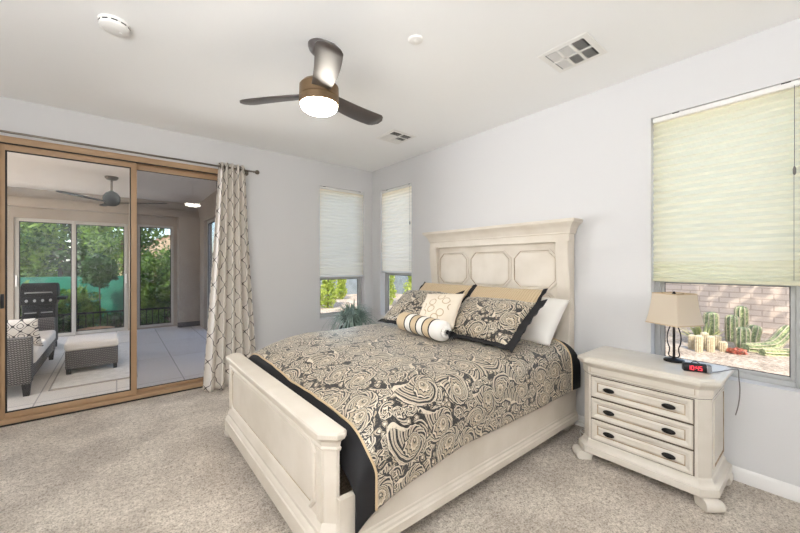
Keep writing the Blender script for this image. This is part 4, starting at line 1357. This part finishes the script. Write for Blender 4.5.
tree('leafy_tree', (2.2, 13.4, G), [((0, 0, 1.45), (.75, .6, 1.0), 3200)], .10, 'leaf_dark', 'dark tree right of the round tree seen through the narrow patio window', 'tree', [([(0, 0, 0), (.05, 0, .8), (0, .1, 1.6)], .06)], 14, 'garden trees')
tree('leafy_bush', (-2.4, 10.75, G), [((0, 0, 1.3), (.62, .42, .62), 2400)], .10, 'leaf_dark', 'dark bush behind the gas grill outside the patio slider', 'bush', [([(0, 0, 0), (.02, 0, .5), (0, 0, 1.1)], .03)], 15, 'garden bushes')
tree('leafy_bush', (-.32, 10.85, G), [((0, 0, 1.75), (.36, .34, .40), 2000)], .085, 'leaf_dark', 'round dark bush standing just behind the black railing', 'bush', [([(0, 0, 0), (.02, 0, .5), (0, 0, 1.6)], .014)], 16, 'garden bushes')

tree('leafy_tree', (-4.6, 17.5, G), [((0, 0, 2.8), (2.0, 1.0, 2.3), 4200)], .32, 'leaf_dark', 'broad dark tree far behind the teal fence, at the left', 'tree', [([(0, 0, 0), (.05, 0, 1.2), (0, .1, 2.6)], .10)], 17, 'garden trees')
tree('leafy_tree', (-1.9, 20.5, G), [((0, 0, 3.0), (2.0, 1.0, 2.5), 4200)], .32, 'leaf_dark', 'broad dark tree far behind the teal fence, in the middle', 'tree', [([(0, 0, 0), (.05, 0, 1.2), (0, .1, 2.6)], .10)], 18, 'garden trees')
for k, (x, y, h) in enumerate(((-1.55, 11.0, 1.0), (-.72, 10.95, .95), (.55, 10.5, .5))):
    tree('leafy_bush', (x, y, G), [((0, 0, h * .75), (.5, .3, h * .7), 2400)], .10, 'leaf', ['low leafy bush in front of the teal fence, left of two', 'low leafy bush in front of the teal fence, right of two', 'low leafy bush at the foot of the round branching tree'][k], 'bush', [([(0, 0, 0), (.02, 0, h * .4), (0, 0, h)], .02)], 40 + k, 'garden bushes')
tree('leafy_bush', (-.95, 10.5, G), [((0, 0, .42), (.34, .22, .36), 1500)], .09, 'leaf_dark', 'low dark bush close behind the railing, left of the urn', 'bush', [([(0, 0, 0), (.02, 0, .2), (0, 0, .5)], .02)], 51, 'garden bushes')
tree('leafy_bush', (.02, 10.5, G), [((0, 0, .42), (.34, .22, .36), 1500)], .09, 'leaf_dark', 'low dark bush close behind the railing, right of the urn', 'bush', [([(0, 0, 0), (.02, 0, .2), (0, 0, .5)], .02)], 52, 'garden bushes')
root = empty('screen_fence', (0, 11.6, G)); tag(root, 'teal mesh-covered fence behind the garden bushes', 'fence')
mk('mesh_panel', boxes((-3.6, .25, -.01, .01, .15, 1.6)), 'teal', root)
for k in range(4): mk('post', boxes((-3.6 + k * 1.27 - .03, -3.6 + k * 1.27 + .03, .01, .07, 0, 1.8)), 'iron', root)
root = empty('railing', (0, 10.05, G)); tag(root, 'low black iron railing just outside the patio windows', 'railing')
bm = B(); box(bm, -2.2, 2.0, -.015, .015, .83, .87); box(bm, -2.2, 2.0, -.012, .012, .10, .13); mk('rail', bm, 'iron', root)
for k in range(36): mk('baluster', boxes((-2.15 + k * .117 - .007, -2.15 + k * .117 + .007, -.007, .007, 0, .86)), 'iron', root)
bm = B(); lathe(bm, [(.18, 0), (.24, .05), (.30, .45), (.32, .55), (.29, .56), (.27, .48)], 28)
tag(mk('garden_urn', bm, 'roof', loc=(-.35, 9.65, G)), 'terracotta urn beside the black railing', 'planter')

root = empty('house', (4.3, 48, -1.1)); tag(root, 'distant tan house with a tiled gable roof seen through the narrow patio window', 'house')
mk('walls', boxes((-4.2, 4.2, -3, 5, 0, 3.3)), 'stucco', root)
bm = B(); loft(bm, [[(-4.9, y, 3.2), (4.9, y, 3.2), (.0, y, 5.6)] for y in (-3.5, 5.5)]); mk('roof', bm, 'roof', root, flat=True)
bm = B(); loft(bm, [[(-4.0, -3.55, 3.3), (4.0, -3.55, 3.3), (0, -3.55, 5.25)], [(-4.0, -3.45, 3.3), (4.0, -3.45, 3.3), (0, -3.45, 5.25)]]); mk('gable', bm, 'stucco', root, flat=True)
mk('window', boxes((-.5, .5, -3.05, -2.98, 1.4, 2.6)), 'black', root)

# ---------------------------------------------------------------- side yard outside the corner windows
def lime_shrub(x, y, h, seed, label):
    tree('lime_shrub', (x, y, -.10), [((0, 0, h * .25), (h * .21, h * .2, h * .25), 900), ((.03, 0, h * .58), (h * .15, h * .15, h * .28), 800), ((0, .02, h * .88), (h * .11, h * .11, h * .2), 450)], .09, 'leaf_lime', label, 'shrub', [([(0, 0, 0), (.02, 0, h * .4), (0, 0, h * .8)], .03)], seed, 'lime shrubs')
lime_shrub(5.40, 10.4, 1.65, 21, 'tall yellow-green shrub outside the left corner window')
lime_shrub(7.15, 12.6, 1.3, 24, 'yellow-green shrub at the right edge of the left corner window')
lime_shrub(7.35, 9.75, 1.75, 22, 'yellow-green shrub outside the right corner window, left of two')
lime_shrub(8.5, 9.6, 1.9, 23, 'yellow-green shrub outside the right corner window, right of two')

def cactus_bm(bm, pts, r, ribs=9, n=36):
    P = smooth_path(pts, 5); k = len(P)
    loops = []
    side = None
    for i, p in enumerate(P):
        t = (P[min(i + 1, k - 1)] - P[max(i - 1, 0)]).normalized()
        s = t.cross(Vector((0.13, 1, 0.07))).normalized(); o = t.cross(s)
        q = i / (k - 1)
        rr = r * (.82 + .18 * min(1, q * 4)) * (math.sqrt(max(0.0, 1 - max(0, (q - .78) / .225) ** 2)))
        loops.append([p + (s * math.cos(2 * PI * j / n) + o * math.sin(2 * PI * j / n)) * max(rr, .002) * (1 + .13 * math.cos(ribs * 2 * PI * j / n)) for j in range(n)])
    loft(bm, loops)
def spine_lines(bm, pts, r, ribs=9):
    P = smooth_path(pts, 5); k = len(P)
    for a in range(ribs):
        L = []
        for i, p in enumerate(P[:-1]):
            t = (P[min(i + 1, k - 1)] - P[max(i - 1, 0)]).normalized()
            s = t.cross(Vector((0.13, 1, 0.07))).normalized(); o = t.cross(s)
            q = i / (k - 1)
            rr = r * (.82 + .18 * min(1, q * 4)) * (math.sqrt(max(0.0, 1 - max(0, (q - .78) / .225) ** 2))) * 1.13
            L.append(p + (s * math.cos(2 * PI * a / ribs) + o * math.sin(2 * PI * a / ribs)) * rr)
        tube(bm, L, .0075, 5)
F = Vector((math.cos(R(50.786)), math.sin(R(50.786)), 0)); RT = Vector((F.y, -F.x, 0))
def yard_at(px, depth):
    """a spot in the yard along the sight line of a column of the photo at a given distance"""
    p = F * depth + RT * ((px - 400) / 347.24 * depth); return Vector((p.x, p.y, -.10))
def cactus_thing(base, pts, r, label, ribs=9):
    root = empty('cactus', base); tag(root, label, 'cactus', 'green column cacti')
    bm = B(); cactus_bm(bm, pts, r, ribs); mk('stem', bm, 'cactus', root, angle=60)
    bm = B(); spine_lines(bm, pts, r, ribs); mk('spines', bm, 'spine', root)
b_ = yard_at(711, 6.6); cactus_thing(b_, [(0, 0, -.02), (0, 0, .2), (0, 0, .40), (0, 0, .54)], .10, 'green ribbed cactus standing left of the cluster behind the lamp shade')
b_ = yard_at(732, 6.5); cactus_thing(b_, [(0, 0, -.02), (0, 0, .2), (-.01, 0, .36), (0, 0, .50)], .085, 'green ribbed cactus second from left in the cluster outside the window')
b_ = yard_at(741.5, 6.7); cactus_thing(b_, [(0, 0, -.02), (0, 0, .3), (0, 0, .48), (.0, 0, .64)], .09, 'tallest green ribbed cactus at the back of the cluster')
b_ = yard_at(742.5, 6.0); cactus_thing(b_, [(0, 0, -.02), (0, 0, .1), (0, 0, .25), (0, 0, .36)], .09, 'short stout green cactus at the front of the cluster')
b_ = yard_at(752, 6.25); cactus_thing(b_, [(0, 0, -.02), (0, 0, .1), (.02, -.02, .24), (.03, -.04, .35)], .095, 'green cactus at the right of the cluster leaning outward')
p0, p1, p2, p3, p4 = [yard_at(x, 5.75) for x in (745, 758, 772, 783, 790)]
cactus_thing(p0, [Vector((0, 0, .06)), p1 - p0 + Vector((0, 0, .05)), p2 - p0 + Vector((0, 0, .10)), p3 - p0 + Vector((0, 0, .27)), p4 - p0 + Vector((0, 0, .42))], .085, 'long green cactus arm sprawling right and curving upward')
p0, p1, p2 = [yard_at(x, 5.5) for x in (762, 778, 797)]
cactus_thing(p0, [Vector((0, 0, .05)), p1 - p0 + Vector((0, 0, .04)), p2 - p0 + Vector((0, 0, .03))], .065, 'thin green cactus arm lying flat on the gravel')
for k, (px, dp, h) in enumerate(((692, 5.9, .25), (698.5, 5.72, .28), (704.5, 5.92, .29), (710.5, 5.72, .27), (717, 5.92, .24), (723, 5.75, .17))):
    root = empty('pale_cactus', yard_at(px, dp))
    tag(root, ['pale fuzzy cactus leftmost of the low row outside the window', 'pale fuzzy cactus second from the left in the low row', 'pale fuzzy cactus third from the left in the low row',
               'pale fuzzy cactus third from the right in the low row', 'pale fuzzy cactus second from the right in the low row', 'smallest pale fuzzy cactus at the right end of the low row'][k], 'cactus', 'pale fuzzy cacti')
    bm = B(); cactus_bm(bm, [(0, 0, -.02), (0, 0, h * .4), (0, 0, h * .75), (0, 0, h)], .050, 14, 56); mk('stem', bm, 'spine', root, angle=60)
root = empty('agave', yard_at(702, 6.35)); tag(root, 'pale spiky agave behind the low pale cacti', 'agave')
rng = random.Random(8)
bm = B()
for k in range(26):
    a = rng.uniform(0, 2 * PI); el = rng.uniform(.4, 1.3); d = Vector((math.cos(a) * math.cos(el), math.sin(a) * math.cos(el), math.sin(el))); s = Vector((-math.sin(a), math.cos(a), 0)); up = s.cross(d)
    Ln = rng.uniform(.36, .48)
    loft(bm, [[d * Ln * t + s * w - up * .004, d * Ln * t - up * (.012 * (1 - t) + .003), d * Ln * t - s * w - up * .004, d * Ln * t + up * .002] for t, w in ((.05, .025), (.35, .035), (.7, .022), (1, .002))])
mk('leaves', bm, 'agave', root, angle=180)
root = empty('red_succulent', yard_at(737, 5.6)); tag(root, 'small reddish ground plant at the foot of the cactus cluster', 'plant')
bm = B(); leaf_cloud(bm, (0, 0, .04), (.12, .12, .045), 200, .06, rng); mk('leaves', bm, 'red_plant', root, flat=True)
tree('shade_tree', (7.2, -2.6, -.10), [((-.4, 1.2, 4.2), (1.9, 1.5, .7), 700), ((1.4, 3.2, 4.3), (1.9, 1.7, .6), 800)], .28, 'leaf', 'thin-leaved tree in the side yard whose shade dapples the block wall', 'tree', [([(0, 0, 0), (.1, 0, 1.5), (0, .1, 3.0), (.1, .2, 4.4)], .08), ([(0, .05, 2.6), (.5, 1.4, 3.6), (1.2, 3.0, 4.4)], .05), ([(0, .1, 3.0), (-.5, .8, 3.8), (-1.0, 1.8, 4.4)], .045), ([(.5, 1.4, 3.6), (1.3, 1.8, 4.2), (2.4, 2.4, 4.5)], .04)], 31)
